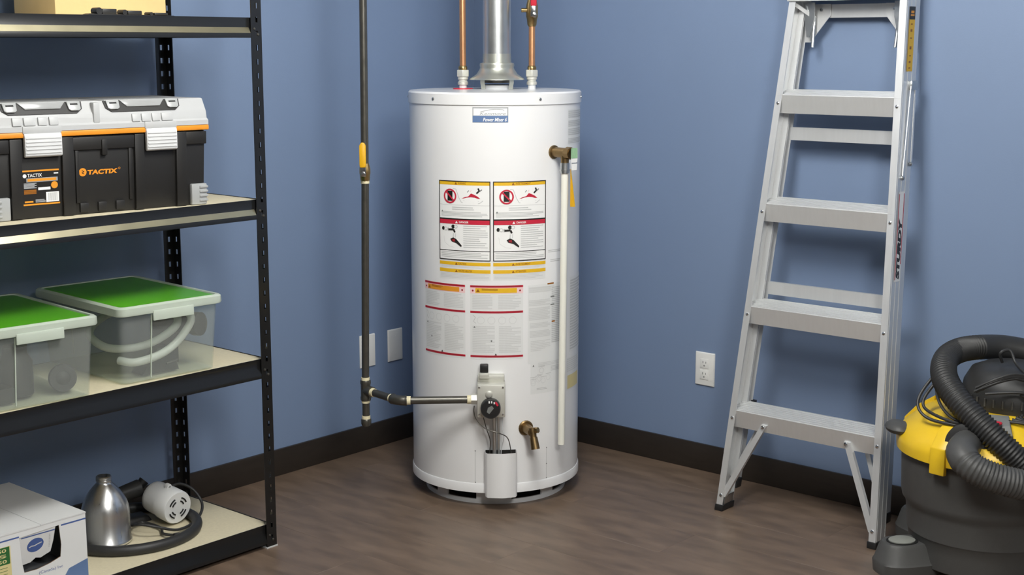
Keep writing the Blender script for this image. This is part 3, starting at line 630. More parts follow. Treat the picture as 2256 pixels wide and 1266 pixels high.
# ------------------------------------------------------------------ toolbox
TB = thing('toolbox', 'large black toolbox with light grey lid and orange band on the upper shelf', 'toolbox', (-1.916, -.331, DECKS[2]), math.radians(-5.9))
hb = -.142
body = MB().hexa([(-.296, hb + .008, 0), (.296, hb + .008, 0), (.296, .14, 0), (-.296, .14, 0), (-.302, hb, .202), (.302, hb, .202), (.302, .148, .202), (-.302, .148, .202)]).build('body', 'toolbox_black', TB, bevel=.005)
def fy(z): return hb + .008 - .008 * z / .202
def panel(x0, x1, z0, z1, d, name, mat='toolbox_black', bev=.002):
    a, b = fy(z0), fy(z1)
    return MB().hexa([(x0, a - d, z0), (x1, a - d, z0), (x1, a + .004, z0), (x0, a + .004, z0), (x0, b - d, z1), (x1, b - d, z1), (x1, b + .004, z1), (x0, b + .004, z1)]).build(name, mat, body, bevel=bev)
for x0, x1 in ((-.248, -.218), (-.113, -.082), (.088, .115), (.209, .240)): panel(x0, x1, .002, .200, .010, 'rib')
panel(-.082, .088, .165, .198, .007, 'upper_rib'); panel(-.076, -.066, .03, .165, .005, 'rib'); panel(.072, .082, .03, .165, .005, 'rib')
panel(-.005, .010, .15, .19, .011, 'notch_rib'); panel(.240, .302, .165, .199, .007, 'end_rib'); panel(-.302, -.248, .165, .199, .007, 'end_rib')
for xx in (-.055, -.005, .045): panel(xx - .012, xx + .012, .006, .03, .006, 'base_tab')
for s in (-1, 1):
    x0, x1 = sorted((s * .252, s * .299))
    f = panel(x0, x1, .001, .058, .012, 'corner_foot', 'clear_grey_plastic', .004)
    for i in range(4): panel(*sorted((s * .275, s * .3005)), .010 + i * .012, .016 + i * .012, .015, 'foot_ridge', 'clear_grey_plastic', .001)
band_ = MB().box(-.308, .308, hb - .012, .154, .2025, .2165).build('orange_band', 'orange_plastic', TB, bevel=.003)
# lid: sloped front prism with rounded ends
lidm = MB(); prof = [(hb - .012, .217), (hb - .012, .229), (hb - .007, .234), (hb - .004, .255), (hb - .001, .260), (hb + .014, .287), (.13, .287), (.148, .262), (.154, .229), (.154, .217)]
secs = []
for xx, sc in ((-.307, .2), (-.306, .7), (-.301, 1.0), (.300, 1.0), (.3045, .85), (.3065, .6), (.307, .2)):
    secs.append([(xx if z > .231 else math.copysign(.307 if abs(xx) > .3 else abs(xx), xx), y if sc == 1 else y * (.94 + .06 * sc), .217 + (z - .217) * (.84 + .16 * sc) if z > .24 else z) for y, z in prof])
lidm.rings(secs); lid_ = lidm.build('lid', 'toolbox_grey', TB, bevel=.003)
def lidface(u, v, d):   # v 0..1 up the slanted front of the lid
    return (u, hb - .0015 + .0155 * v - d * .9, .259 + (.287 - .259) * v + d * .45)
for u0, u1 in ((-.262, -.047), (.012, .230)):
    mb = MB(); m = .022
    pts = [(u0, .95), (u1, .95), (u1 - .003, .3), (u1 - .018, -.05), (u0 + .018, -.05), (u0 + .003, .3)]
    mb.rings([[lidface(u, v, .0) for u, v in pts], [lidface(u, v, .003) for u, v in pts]]); rc = mb.build('handle_recess', 'toolbox_black', lid_)
    for a, b in ((u0 + .006, u0 + .042), (u1 - .042, u1 - .006)):
        q = [(a, .92), (b, .92), (b - .002, .25), (b - .008, .12), (a + .008, .12), (a + .002, .25)]
        mb = MB(); mb.rings([[lidface(u, v, .002) for u, v in q], [lidface(u, v, .008) for u, v in q]]); cl = mb.build('clasp', 'clear_grey_plastic', rc, bevel=.001)
        q = [(a + .008, .72), (b - .008, .72), (b - .008, .60), (a + .008, .60)]
        mb = MB(); mb.rings([[lidface(u, v, .0075) for u, v in q], [lidface(u, v, .0085) for u, v in q]]); mb.build('clasp_slot', 'dark_slot', rc)
    q = [(u0 + .044, .97), (u1 - .044, .97), (u1 - .062, .34), (u0 + .062, .34)]
    mb = MB(); mb.rings([[lidface(u, v, .002) for u, v in q], [lidface(u, v, .0065) for u, v in q]]); mb.build('window', 'clear_window', rc, bevel=.001)
    MB().box(u0 + .008, u1 - .008, hb + .018, .02, .286, .2885).build('organizer_cover', 'clear_grey_plastic', lid_, bevel=.001)
for x0, x1 in ((-.238, -.215), (-.209, -.180), (-.172, -.150), (-.143, -.12), (.083, .105), (.11, .135), (.14, .162), (.168, .2)):
    MB().hexa([(x0, hb - .0135, .232), (x1, hb - .0135, .232), (x1, hb, .232), (x0, hb, .232), (x0, hb - .0085, .252), (x1, hb - .0085, .252), (x1, hb + .002, .252), (x0, hb + .002, .252)]).build('lid_rib', 'toolbox_grey', lid_, bevel=.001)
MB().box(-.024, -.006, hb - .010, hb + .012, .232, .284).build('center_rib', 'toolbox_grey', lid_, bevel=.003)
for x0, x1 in ((-.213, -.116), (.118, .207)):
    la = MB().prism([(hb - .006, .213), (hb - .0165, .213), (hb - .019, .205), (hb - .0185, .158), (hb - .012, .154), (hb - .006, .156)], 'x', x0, x1).build('latch', 'latch_grey', TB, bevel=.002)
    MB().box(x0 - .002, x1 + .002, hb - .0145, hb, .2125, .231).build('latch_hood', 'toolbox_grey', la, bevel=.002)
    for i in range(5): MB().box(x0 + .003, x1 - .003, hb - .0205, hb - .0180, .164 + i * .009, .1665 + i * .009).build('latch_ridge', 'latch_grey', la)
TF = lambda u, v, d: (u, fy(v) - .0005 - d, v)
p = Print(['orange_plastic', 'toolbox_black']); p.disc(-.0655 + .01, .1085, .0105, .0105, 'orange_plastic', 0); p.stroke([(-.058, .113), (-.052, .110), (-.058, .107), (-.052, .104)], .0016, 'toolbox_black', 1)
p.text('TACTIX', -.0425, .041, .101, .1135, 'orange_plastic', 0, .05, .1); p.ring(.046, .1135, .003, .001, 'orange_plastic', 0, 12)
p.build('logo', TF, TB)
p = Print(['p_black', 'p_orange', 'p_white', 'p_silver', 'p_brown', 'p_lgrey'])
u0, v0 = -.2155, .034; 
p.rect(u0, u0 + .096, v0, v0 + .088, 'p_black', 0); p.rect(u0, u0 + .096, v0 + .084, v0 + .088, 'p_orange', 1); p.rect(u0, u0 + .096, v0, v0 + .004, 'p_orange', 1)
p.disc(u0 + .006, v0 + .074, .005, .005, 'p_white', 1, 14); p.text('TACTIX', u0 + .013, u0 + .051, v0 + .0705, v0 + .079, 'p_white', 1, .015)
p.rect(u0 + .010, u0 + .092, v0 + .058, v0 + .068, 'p_silver', 1); p.rect(u0 + .013, u0 + .088, v0 + .060, v0 + .0665, 'p_orange', 2)
p.rect(u0 + .082, u0 + .094, v0 + .076, v0 + .079, 'p_white', 1); p.lines(u0 + .003, u0 + .036, v0 + .042, v0 + .056, 5, 'p_silver', 1, .8, .2); p.disc(u0 + .083, v0 + .048, .009, .009, 'p_orange', 1, 18)
p.rect(u0 + .040, u0 + .072, v0 + .037, v0 + .044, 'p_white', 1); p.lines(u0 + .003, u0 + .035, v0 + .028, v0 + .039, 3, 'p_brown', 1, .85, .2); p.rect(u0 + .060, u0 + .094, v0 + .006, v0 + .031, 'p_white', 1)
for i in range(9): p.rect(u0 + .066 + i * .0027, u0 + .0672 + i * .0027, v0 + .009, v0 + .029, 'p_silver', 2)
p.rect(u0 + .004, u0 + .026, v0 + .007, v0 + .011, 'p_orange', 1); p.lines(u0 + .032, u0 + .058, v0 + .006, v0 + .014, 3, 'p_silver', 1, .7, .2)
p.build('product_label', lambda u, v, d: (u, fy(v) - .0005 - d, v), TB, label='black and orange printed label')

# ------------------------------------------------------------------ storage bins
def bin_(cx, cy, rz, label):
    t = thing('storage_bin', label, 'storage bin', (cx, cy, DECKS[1]), math.radians(rz), 'clear bins with green lids')
    def rr(hx, hy, r, z, n=5):
        o = []
        for qx, qy, a0 in ((1, 1, 0), (-1, 1, 90), (-1, -1, 180), (1, -1, 270)):
            for i in range(n + 1):
                a = math.radians(a0 + 90 * i / n); o.append((qx * (hx - r) + r * math.cos(a), qy * (hy - r) + r * math.sin(a), z))
        return o
    mb = MB()
    mb.rings([rr(.136, .197, .012, .0015), rr(.143, .204, .018, .004), rr(.151, .220, .018, .186), rr(.156, .226, .02, .186), rr(.156, .226, .02, .192), rr(.1495, .2185, .018, .192), rr(.1415, .2025, .018, .006)], caps=True)
    tub = mb.build('tub', 'frosted_tub', t, smooth=30)
    for s in (-1,):
        for sy in (-1, 1):
            xx = s * .060
            mb = MB(); ya, yb = sy * .2035, sy * .2195
            mb.hexa([(xx - .0015, ya, .01), (xx + .0015, ya, .01), (xx + .0015, ya + sy * .003, .01), (xx - .0015, ya + sy * .003, .01), (xx - .0015, yb, .184), (xx + .0015, yb, .184), (xx + .0015, yb + sy * .003, .184), (xx - .0015, yb + sy * .003, .184)])
            mb.build('tub_rib', 'frosted_rim', tub)
    mb = MB(); mb.rings([rr(.160, .231, .022, .188), rr(.162, .233, .022, .192), rr(.161, .232, .022, .208), rr(.156, .227, .02, .212), rr(.148, .219, .016, .212), rr(.146, .217, .016, .207), rr(.146, .217, .016, .193), rr(.158, .229, .02, .193)], closed=True)
    ld = mb.build('lid_rim', 'frosted_rim', t, smooth=40)
    mb = MB(); mb.rings([rr(.146, .217, .016, .200), rr(.146, .217, .016, .2085), rr(.140, .211, .014, .2105)]); mb.build('lid_panel', 'green_plastic', t, smooth=40)
    for sy in (-1, 1):
        y0, y1 = sorted((sy * .229, sy * .236)); MB().box(-.062, .062, y0, y1, .168, .195).build('latch', 'frosted_rim', t, bevel=.002)
    return t
BR_ = bin_(-1.766, -.305, -3.4, 'clear bin with green lid on the right, holding a coiled pale hose')
BL_ = bin_(-2.160, -.315, -4.6, 'clear bin with green lid on the left, cut off by the picture edge')
def at(t, x, y, z=0):
    c, s = math.cos(t.rotation_euler[2]), math.sin(t.rotation_euler[2])
    return (t.location[0] + c * x - s * y, t.location[1] + s * x + c * y, t.location[2] + z)
def solo(mb, name, mat, label, cat, loc, rz=0, group=None, bevel=0, smooth=40):
    o = mb.build(name, mat, bevel=bevel, smooth=smooth); o.location = loc; o.rotation_euler = (0, 0, rz); return tag(o, label, cat, group)
pts = smooth_path([(-.115, -.12, .045), (-.090, -.165, .043), (-.01, -.175, .058), (.055, -.172, .095), (.088, -.165, .145), (.07, -.06, .165), (-.02, .05, .14), (-.10, .04, .10), (-.12, -.06, .075), (-.08, -.13, .075), (-.01, -.150, .090), (.055, -.150, .125), (.065, -.12, .162)], 6)
solo(MB().tube(pts, .011, 10), 'pale_hose', 'vinyl_tube', 'pale curved vinyl hose inside the right-hand clear bin', 'hose', at(BR_, 0, 0, .006))
mb = MB().cyl((.085, -.06, .118), (.122, -.150, .122), .029, n=24).cyl((.119, -.144, .1215), (.127, -.163, .1225), .033, n=24).cyl((.07, -.02, .116), (.088, -.066, .118), .021, n=16).box(.055, .105, -.08, -.02, .006, .10)
solo(mb, 'black_pump', 'black_plastic', 'black cylindrical pump behind the hose in the right-hand bin', 'pump', at(BR_, 0, 0, 0), math.radians(-3))
mb = MB().rings([[(-.06, -.16, .006), (.055, -.16, .006), (.055, -.10, .006), (-.06, -.10, .006)], [(-.03, -.155, .04), (.045, -.155, .05), (.04, -.11, .05), (-.03, -.11, .04)], [(.0, -.145, .07), (.03, -.145, .075), (.03, -.115, .075), (.0, -.115, .07)]]).cyl((.01, -.168, .03), (.045, -.172, .036), .004, n=8)
solo(mb, 'dark_tool', 'vac_dark', 'dark wedge-shaped tool lying at the bottom of the right-hand bin', 'tool', at(BR_, 0, 0, 0), math.radians(-3), bevel=.004)
mb = MB().lathe([(.018, -.012), (.034, -.012), (.036, 0), (.034, .012), (.018, .012), (.016, 0), (.018, -.012)], c=(.09, -.14, .0425), n=28, axis=(-.35, -.9, .15)).lathe([(.006, -.014), (.018, -.010), (.018, .010), (.006, .014)], c=(.09, -.14, .0425), n=20, axis=(-.35, -.9, .15), caps=True)
solo(mb, 'rubber_roller', 'rubber_hose', 'small black rubber roller leaning in the corner of the left-hand bin', 'roller', at(BL_, 0, 0, 0))
mb = MB().lathe([(.035, .0), (.042, .006), (.042, .09), (.03, .11), (.03, .13), (.0, .132)], c=(-.01, -.09, .006), n=28, caps=True).box(-.10, -.05, -.15, -.08, .006, .045)
solo(mb, 'dark_canister', 'vac_dark', 'dark upright canister in the middle of the left-hand bin', 'canister', at(BL_, 0, 0, 0))

# ------------------------------------------------------------------ white carton with torn front
ZB = DECKS[0]
CT = thing('carton', 'white carton with blue stripes and torn front hole on the bottom shelf', 'box', (-2.235, -.295, ZB))
bx, by, bh = .191, .19, .175
th = .003
hole = [(.002, .158), (.113, .163), (.117, .11), (.113, .078), (.083, .069), (.045, .063), (.010, .064), (.004, .10)]
# front wall built around the hole
mb = MB(); out = [(-bx, 0), (bx, 0), (bx, bh), (-bx, bh)]
bmx = bmesh.new()
ov = [bmx.verts.new((x, 0, z)) for x, z in out]; hv = [bmx.verts.new((x, 0, z)) for x, z in hole]
es = [bmx.edges.new((ov[i], ov[(i + 1) % 4])) for i in range(4)] + [bmx.edges.new((hv[i], hv[(i + 1) % len(hv)])) for i in range(len(hv))]
bmesh.ops.triangle_fill(bmx, use_beauty=True, use_dissolve=False, edges=es)
bmx.verts.index_update()
vv = [v.co.copy() for v in bmx.verts]; ff = [[v.index for v in f.verts] for f in bmx.faces]; bmx.free()
mb.add([(v.x, -by, v.z) for v in vv], ff); mb.add([(v.x, -by + th, v.z) for v in vv], [f[::-1] for f in ff])
k = len(hole)
mb.add([(x, -by, z) for x, z in hole] + [(x, -by + th, z) for x, z in hole], [(i, (i + 1) % k, k + (i + 1) % k, k + i) for i in range(k)], 1)
mb.box(bx - th, bx, -by + th, by, 0, bh).box(-bx, -bx + th, -by + th, by, 0, bh).box(-bx + th, bx - th, by - th, by, 0, bh).box(-bx + th, bx - th, -by + th, by - th, 0, th)
mb.build('body', ['white_card', 'cardboard_torn'], CT)
MB().box(-bx - .001, -.0595 + .12, -by - .001, by, bh, bh + .004).build('flap', 'white_card', CT); MB().box(.0615, bx + .001, -by - .001, by, bh + .0005, bh + .004).build('flap', 'white_card', CT)
MB().box(-bx, bx, -by + .001, -by + .004, bh - .001, bh + .003).build('flap_edge', 'cardboard_torn', CT)
# pushed-in tongue hinged along the top of the hole
tongue = [(.004, .158), (.104, .1625), (.099, .125), (.092, .096), (.064, .086), (.050, .090), (.036, .081), (.007, .079), (.005, .11)]
def TG(u, v, d): return (u, -by + .0008 + (.163 - v) * .16 - d, v)
mb = MB(); mb.rings([[TG(u, v, 0) for u, v in tongue], [TG(u, v, -.002) for u, v in tongue]]); mb.build('torn_tongue', 'white_card', CT)
p = Print(['p_deepblue', 'p_lgrey', 'p_grey']); p.disc(.048, .126, .0235, .0185, 'p_deepblue', 0, 28, .15); p.stroke([(.030, .1225), (.037, .1255), (.045, .1245), (.055, .1275), (.066, .1295)], .0028, 'p_lgrey', 1)
p.lines(.086, .090, .108, .146, 9, 'p_grey', 0, .6, .3); p.rect(.008, .1025, .1525, .1555, 'p_deepblue', 0); p.build('tongue_print', TG, CT)
CF = lambda u, v, d: (u, -by - d, v)
p = Print(['p_deepblue']); p.rect(.119, bx, .1590, .1630, 'p_deepblue', 0); p.build('blue_stripe', CF, CT)
p = Print(['p_deepblue']); p.rect(-bx, .001, .1590, .1630, 'p_deepblue', 0); p.build('blue_stripe', CF, CT)
p = Print(['p_blue']); p.shape([(.105, 0), (bx, 0), (bx, .052), (.135, .040)], 'p_blue', 0); p.build('blue_corner_print', CF, CT)
p = Print(['p_green', 'p_cream'])
p.rect(-.125, -.024, .0, .146, 'p_cream', 0); p.rect(-.125, -.027, .100, .145, 'p_green', 1)
for v, wd in ((.132, '50'), (.118, 'S'), (.104, '50')): p.text(wd, -.060, -.036, v, v + .009, 'p_cream', 2, .02)
p.lines(-.115, -.035, .01, .092, 10, 'p_green', 1, .14, .4); p.build('paper_label', CF, CT)
p = Print(['p_deepblue']); p.text('(Canada) Inc', .050, .118, .046, .056, 'p_deepblue', 0, .0); p.build('printed_words', CF, CT)
p = Print(['p_dgrey']); p.lines(-.040, -.012, -.125, -.116, 1, 'p_dgrey', 0, .6, 0); p.build('flap_print', lambda u, v, d: (u, v, bh + .004 + d), CT)
bag = MB().rings([[(-.06, -.15, .004), (.15, -.15, .004), (.15, .05, .004), (-.06, .05, .004)], [(-.04, -.165, .05), (.14, -.17, .055), (.14, .03, .06), (-.05, .03, .05)], [(0, -.15, .086), (.05, -.15, .070), (.10, -.10, .085), (.0, 0, .08)]])
solo(bag, 'black_plastic_bag', 'black_plastic', 'crumpled black plastic bag inside the torn white carton', 'bag', (-2.235, -.295, ZB), bevel=.008)

# ------------------------------------------------------------------ metal bottle, motor, hoses
bt = thing('metal_bottle', 'polished aluminium bottle with narrow neck beside the white carton', 'bottle', (-1.862, -.292, ZB))
MB().lathe([(0, .001), (.065, .001), (.070, .004), (.070, .010), (.067, .013), (.0665, .088), (.0645, .104), (.060, .119), (.052, .135), (.042, .150), (.032, .162), (.0245, .170), (.0215, .173), (.0200, .177), (.0200, .179)], n=64).build('body', 'steel_spun', bt, smooth=60)
MB().lathe([(.0200, .178), (.0220, .181), (.0200, .1835), (.0220, .186), (.0200, .1885), (.0215, .191), (.0195, .1935), (.017, .1935), (.017, .181)], n=40).build('threaded_neck', 'steel_spun', bt, smooth=60)
# open coil: starts behind the bottle, one turn and a half
coil = []
for i in range(100):
    a = 2.75 + i * (2 * PI * .985) / 99; rr_ = .192 - .010 * i / 99
    coil.append((rr_ * math.cos(a), rr_ * math.sin(a) * .98, .0152 + (.004 * math.sin(a * 2) + .004 if i > 90 else 0)))
bh_ = thing('air_hose', 'thick black rubber hose coiled around the bottle and motor on the bottom shelf', 'hose', (-1.775, -.281, ZB))
MB().tube(coil, .015, 16).build('hose', 'rubber_hose', bh_)
MB().tube([coil[-3], coil[-1], Vector(coil[-1]) + (Vector(coil[-1]) - Vector(coil[-3])).normalized() * .03], [.018, .018, .016], 16).build('hose_cuff', 'black_plastic', bh_)
mt = thing('spray_turbine_motor', 'white cylindrical motor with slotted round end cap lying on black hose', 'motor', (-1.66, -.33, ZB))
A0 = Vector((.008, .115, .068)); A1 = Vector((.013, 0, .053)); ad = (A1 - A0).normalized()
MB().lathe([(.0, -.002), (.036, 0), (.046, .009), (.047, .020), (.047, .066)], c=A0, n=40, axis=ad).build('housing', 'motor_white', mt, smooth=50)
ec = MB().lathe([(.047, .064), (.0500, .067), (.0500, .110), (.047, .116), (.0, .117)], c=A0, n=48, axis=ad).build('end_cap', 'motor_white', mt, smooth=40)
side = ad.cross(Vector((0, 0, 1))).normalized(); upv = side.cross(ad).normalized()
for a in range(8):
    ang = math.radians(-20 + a * 9); q = A0 + ad * .080 + (side * -math.cos(ang) + upv * math.sin(ang)) * .0502
    MB().ball(q, (.0015, .0015, .0015), 6).tube([q - ad * .011, q + ad * .013], .0012, 6).build('vent_rib', 'p_grey', ec)
fc = A0 + ad * .1172
for k4 in range(4):
    for rr_ in (.021, .031):
        pts = []
        for i in range(7):
            an = math.radians(k4 * 90 + 22 + i * 7.5); pts.append(fc + (side * math.cos(an) + upv * math.sin(an)) * rr_)
        MB().tube(pts, .0022, 6).build('vent_slot', 'dark_slot', ec)
for q in (A0 + ad * .068 + upv * .051, A0 + ad * .068 - upv * .030 - side * .043):
    lg = MB().cyl(q - ad * .008, q + ad * .008, .009, n=14).build('mount_lug', 'motor_white', mt, bevel=.002)
    MB().cyl(q + ad * .0078, q + ad * .0085, .004, n=10).build('lug_hole', 'p_dgrey', lg)
cord = thing('power_cord', 'thin black power cord looped around the white motor with a plug', 'cord', (-1.66, -.33, ZB))
pts = smooth_path([(.02, .085, .055), (.034, .075, .088), (.071, .07, .097), (.104, .05, .076), (.112, .02, .042), (.085, -.012, .022), (.03, -.045, .012), (-.032, -.058, .012), (-.085, -.045, .030), (-.12, -.01, .040), (-.11, .05, .02), (-.06, .07, .012), (-.05, .0, .010), (-.075, -.05, .010), (-.062, -.085, .010)], 7)
MB().tube(pts, .0042, 10).build('cable', 'rubber_hose', cord)
MB().hexa([(-.073, -.106, .001), (-.051, -.114, .001), (-.045, -.088, .001), (-.067, -.080, .001), (-.071, -.104, .017), (-.053, -.112, .017), (-.048, -.090, .017), (-.065, -.082, .017)]).build('plug', 'black_plastic', cord, bevel=.003)
sg = thing('spray_gun', 'dark plastic spray gun lying behind the white motor', 'spray gun', (-1.70, -.22, ZB))
MB().cyl((-.07, .045, .080), (.02, .03, .092), .020, .026, n=20).build('barrel', 'vac_dark', sg)
MB().hexa([(-.075, .03, .012), (-.035, .02, .012), (-.03, .05, .012), (-.07, .06, .012), (-.06, .03, .08), (-.02, .02, .08), (-.015, .05, .08), (-.055, .06, .08)]).build('grip', 'black_plastic', sg, bevel=.006)
MB().hexa([(-.12, .0, .0), (.03, -.02, .0), (.04, .05, .0), (-.11, .07, .0), (-.10, .01, .018), (.02, -.01, .018), (.03, .04, .018), (-.09, .06, .018)]).build('hose_mount', 'black_plastic', sg, bevel=.006)
MB().cyl((.015, .03, .092), (.035, .026, .112), .012, .016, n=14).build('nozzle', 'black_plastic', sg)
MB().lathe([(.006, 0), (.008, .004), (.008, .012), (0, .014)], c=(-.045, .02, .066), n=12, axis=(-.3, -.9, .1)).build('trigger_screw', 'chrome', sg)

# ------------------------------------------------------------------ things on the top shelf
Z1 = DECKS[3]
cb = thing('cardboard_box', 'plain tan cardboard box on the top shelf of the rack', 'box', (-1.79, -.235, Z1))
MB().box(-.17, .17, -.10, .10, 0, .30).build('body', 'cardboard', cb, bevel=.002)
MB().box(-.1695, .1695, -.1695 + .07, -.001, .3, .303).build('flap', 'cardboard', cb); MB().box(-.1695, .1695, .001, .0995, .3, .303).build('flap', 'cardboard', cb)
hs = thing('clamp_strap', 'low black plastic clamp set lying at the edge of the top shelf', 'clamp', (-1.83, -.475, Z1))
MB().hexa([(-.135, -.015, 0), (.135, -.015, 0), (.135, .02, 0), (-.135, .02, 0), (-.125, -.012, .005), (.125, -.012, .003), (.125, .015, .003), (-.125, .015, .005)]).build('base', 'black_plastic', hs, bevel=.002)
for xx, h_ in ((-.10, .020), (-.025, .016), (.055, .011)):
    MB().cyl((xx, -.014, h_ * .55), (xx, .012, h_ * .55), h_ * .45, n=14).build('knuckle', 'black_plastic', hs)
    MB().box(xx + .01, xx + .052, -.013, .010, .003, h_ * .85).build('jaw', 'black_plastic', hs, bevel=.002)

# ------------------------------------------------------------------ step ladder
LM = -1.603; LK = .135; LT = .052; LW = .2735
LD = thing('step_ladder', 'folded aluminium step ladder leaning against the right blue wall', 'ladder', (-.2, LM, 0), world=True)
def fx(z): return -.333 + LK * z
def oy(z, s): return LM + s * (LW - LT * z)          # s=+1 is the left rail in view
CAPZ = 1.578
def channel(s, prof, z0, z1, name, xo=0.0, inset=0.0):
    rs = []
    for z in (z0, z1): rs.append([(fx(z) + xo + dx, oy(z, s) - s * (dy + inset), z) for dx, dy in prof])
    return MB().rings(rs).build(name, 'aluminium', LD)
cp = [(0, 0), (.064, 0), (.064, .022), (.0615, .022), (.0615, .0025), (.0025, .0025), (.0025, .022), (0, .022)]
rp = [(0, 0), (.028, 0), (.028, .020), (.026, .020), (.026, .002), (.002, .002), (.002, .020), (0, .020)]
for s, nm in ((1, 'left'), (-1, 'right')):
    fr = channel(s, cp, .018, CAPZ + .03, 'front_rail')
    z = .018
    MB().rings([[(fx(zz) + dx, oy(zz, s) - s * dy, zz) for dx, dy in ((-.003, -.003), (.067, -.003), (.067, .026), (-.003, .026))] for zz in (0, .020)]).build('rubber_foot', 'black_plastic', fr, bevel=.002)
    mbx = MB().rings([[(fx(zz) + dx, oy(zz, s) - s * dy, zz) for dx, dy in ((.008, .004), (.060, .004), (.060, .024), (.008, .024))] for zz in (.02, .05)]).build('foot_bracket', 'zinc', fr, bevel=.002)
    rr_ = channel(s, rp, .085, CAPZ + .02, 'rear_rail', .066, .003)
    MB().rings([[(fx(zz) + dx, oy(zz, s) - s * dy, zz) for dx, dy in ((.066, .001), (.096, .001), (.096, .026), (.066, .026))] for zz in (.058, .088)]).build('rubber_foot', 'black_plastic', rr_, bevel=.002)
    MB().box(fx(.33) + .09, fx(.33) + .103, *sorted((oy(.33, s) - s * .02, oy(.33, s) - s * .033)), .318, .337).build('bumper', 'black_plastic', rr_)
    # extrusion beads along the web
    for dx in (.006, .032, .058):
        MB().rings([[(fx(z) + dx + a, oy(z, s) + s * b, z) for a, b in ((-.0015, 0), (.0015, 0), (0, .0012))] for z in (.02, CAPZ)]).build('bead', 'aluminium', fr)
STEPS = [.327, .653, .971, 1.302]
for zt in STEPS:
    ya, yb = oy(zt, 1) - .003, oy(zt, -1) + .003
    x0 = fx(zt - .03) + .003
    ct, sn = math.cos(math.radians(11)), math.sin(math.radians(11))
    def RT(a, b): return (x0 + a * ct - b * sn, zt - .006 + a * sn + b * ct)
    pr = [RT(0, 0), RT(.080, 0), RT(.080, -.018), RT(.078, -.018), RT(.078, -.0025), RT(.0022, -.0025), RT(.0022, -.056), RT(0, -.056)]
    st = MB().prism(pr, 'y', yb, ya).build('step', 'aluminium', LD)
    for i in range(7):
        xx = .005 + i * .011
        MB().prism([RT(xx, 0), RT(xx + .006, 0), RT(xx + .005, .0026), RT(xx + .001, .0026)], 'y', yb, ya).build('tread_rib', 'aluminium', st)
    for s in (1, -1):
        zr = zt - .030; yy = oy(zr, s) - s * .012
        MB().lathe([(.0055, 0), (.0048, .0022), (.002, .0035), (0, .0036)], c=(fx(zr), yy, zr), n=12, axis=(-1, 0, LK)).build('rivet', 'chrome', LD)
for zb in (.695, 1.176):
    xb = fx(zb) + .088
    MB().prism([(xb, zb - .02), (xb + .002, zb - .02), (xb + .002, zb + .018), (xb + .012, zb + .018), (xb + .012, zb + .02), (xb, zb + .02)], 'y', oy(zb, -1) + .012, oy(zb, 1) - .012).build('rear_brace', 'aluminium', LD)
# top cap
yc = LW - LT * CAPZ + .004; xc = fx(CAPZ)
cap = MB().prism([(xc - .006, CAPZ), (xc - .006, CAPZ + .058), (xc + .115, CAPZ + .058), (xc + .115, CAPZ + .004), (xc + .112, CAPZ + .004), (xc + .112, CAPZ + .054), (xc - .003, CAPZ + .054), (xc - .003, CAPZ)], 'y', LM - yc, LM + yc).build('top_cap', 'aluminium', LD)
# rear top bar with gussets
zb = 1.549; xb = fx(zb) + .084
MB().box(xb, xb + .003, oy(zb, -1) + .02, oy(zb, 1) - .02, zb - .020, zb + .020).build('rear_top_bar', 'aluminium', LD)
for s in (1, -1):
    yo = oy(1.53, s) - s * .018
    g = MB().prism([(yo, 1.57), (yo - s * .085, 1.57), (yo - s * .085, 1.535), (yo - s * .02, 1.455), (yo, 1.455)], 'x', xb - .006, xb - .003).build('gusset', 'aluminium', LD)
    MB().lathe([(.006, 0), (.005, .003), (0, .004)], c=(xb - .006, yo - s * .055, 1.553), n=12, axis=(-1, 0, 0)).build('rivet', 'chrome', g)
    yo2 = oy(1.5, s) - s * .005
    MB().hexa([(xc + .006, yo2 - s * .001, 1.572), (xc + .012, yo2 - s * .002, 1.572), (xb - .012, yo2 - s * .055, 1.52), (xb - .018, yo2 - s * .055, 1.52), (xc + .006, yo2 - s * .001, 1.585), (xc + .012, yo2 - s * .002, 1.585), (xb - .012, yo2 - s * .055, 1.533), (xb - .018, yo2 - s * .055, 1.533)]).build('hinge_strut', 'aluminium', LD)
    MB().tube([(xb - .015, yo2 - s * .052, 1.53), (xb - .028, yo2 - s * .055, 1.44)], .005, 8).build('hinge_pin', 'zinc', LD)
    MB().prism([(yo2 - s * .02, 1.575), (yo2 - s * .06, 1.575), (yo2 - s * .06, 1.53), (yo2 - s * .045, 1.47), (yo2 - s * .035, 1.47)], 'x', xb - .032, xb - .029).build('hinge_plate', 'zinc', LD)
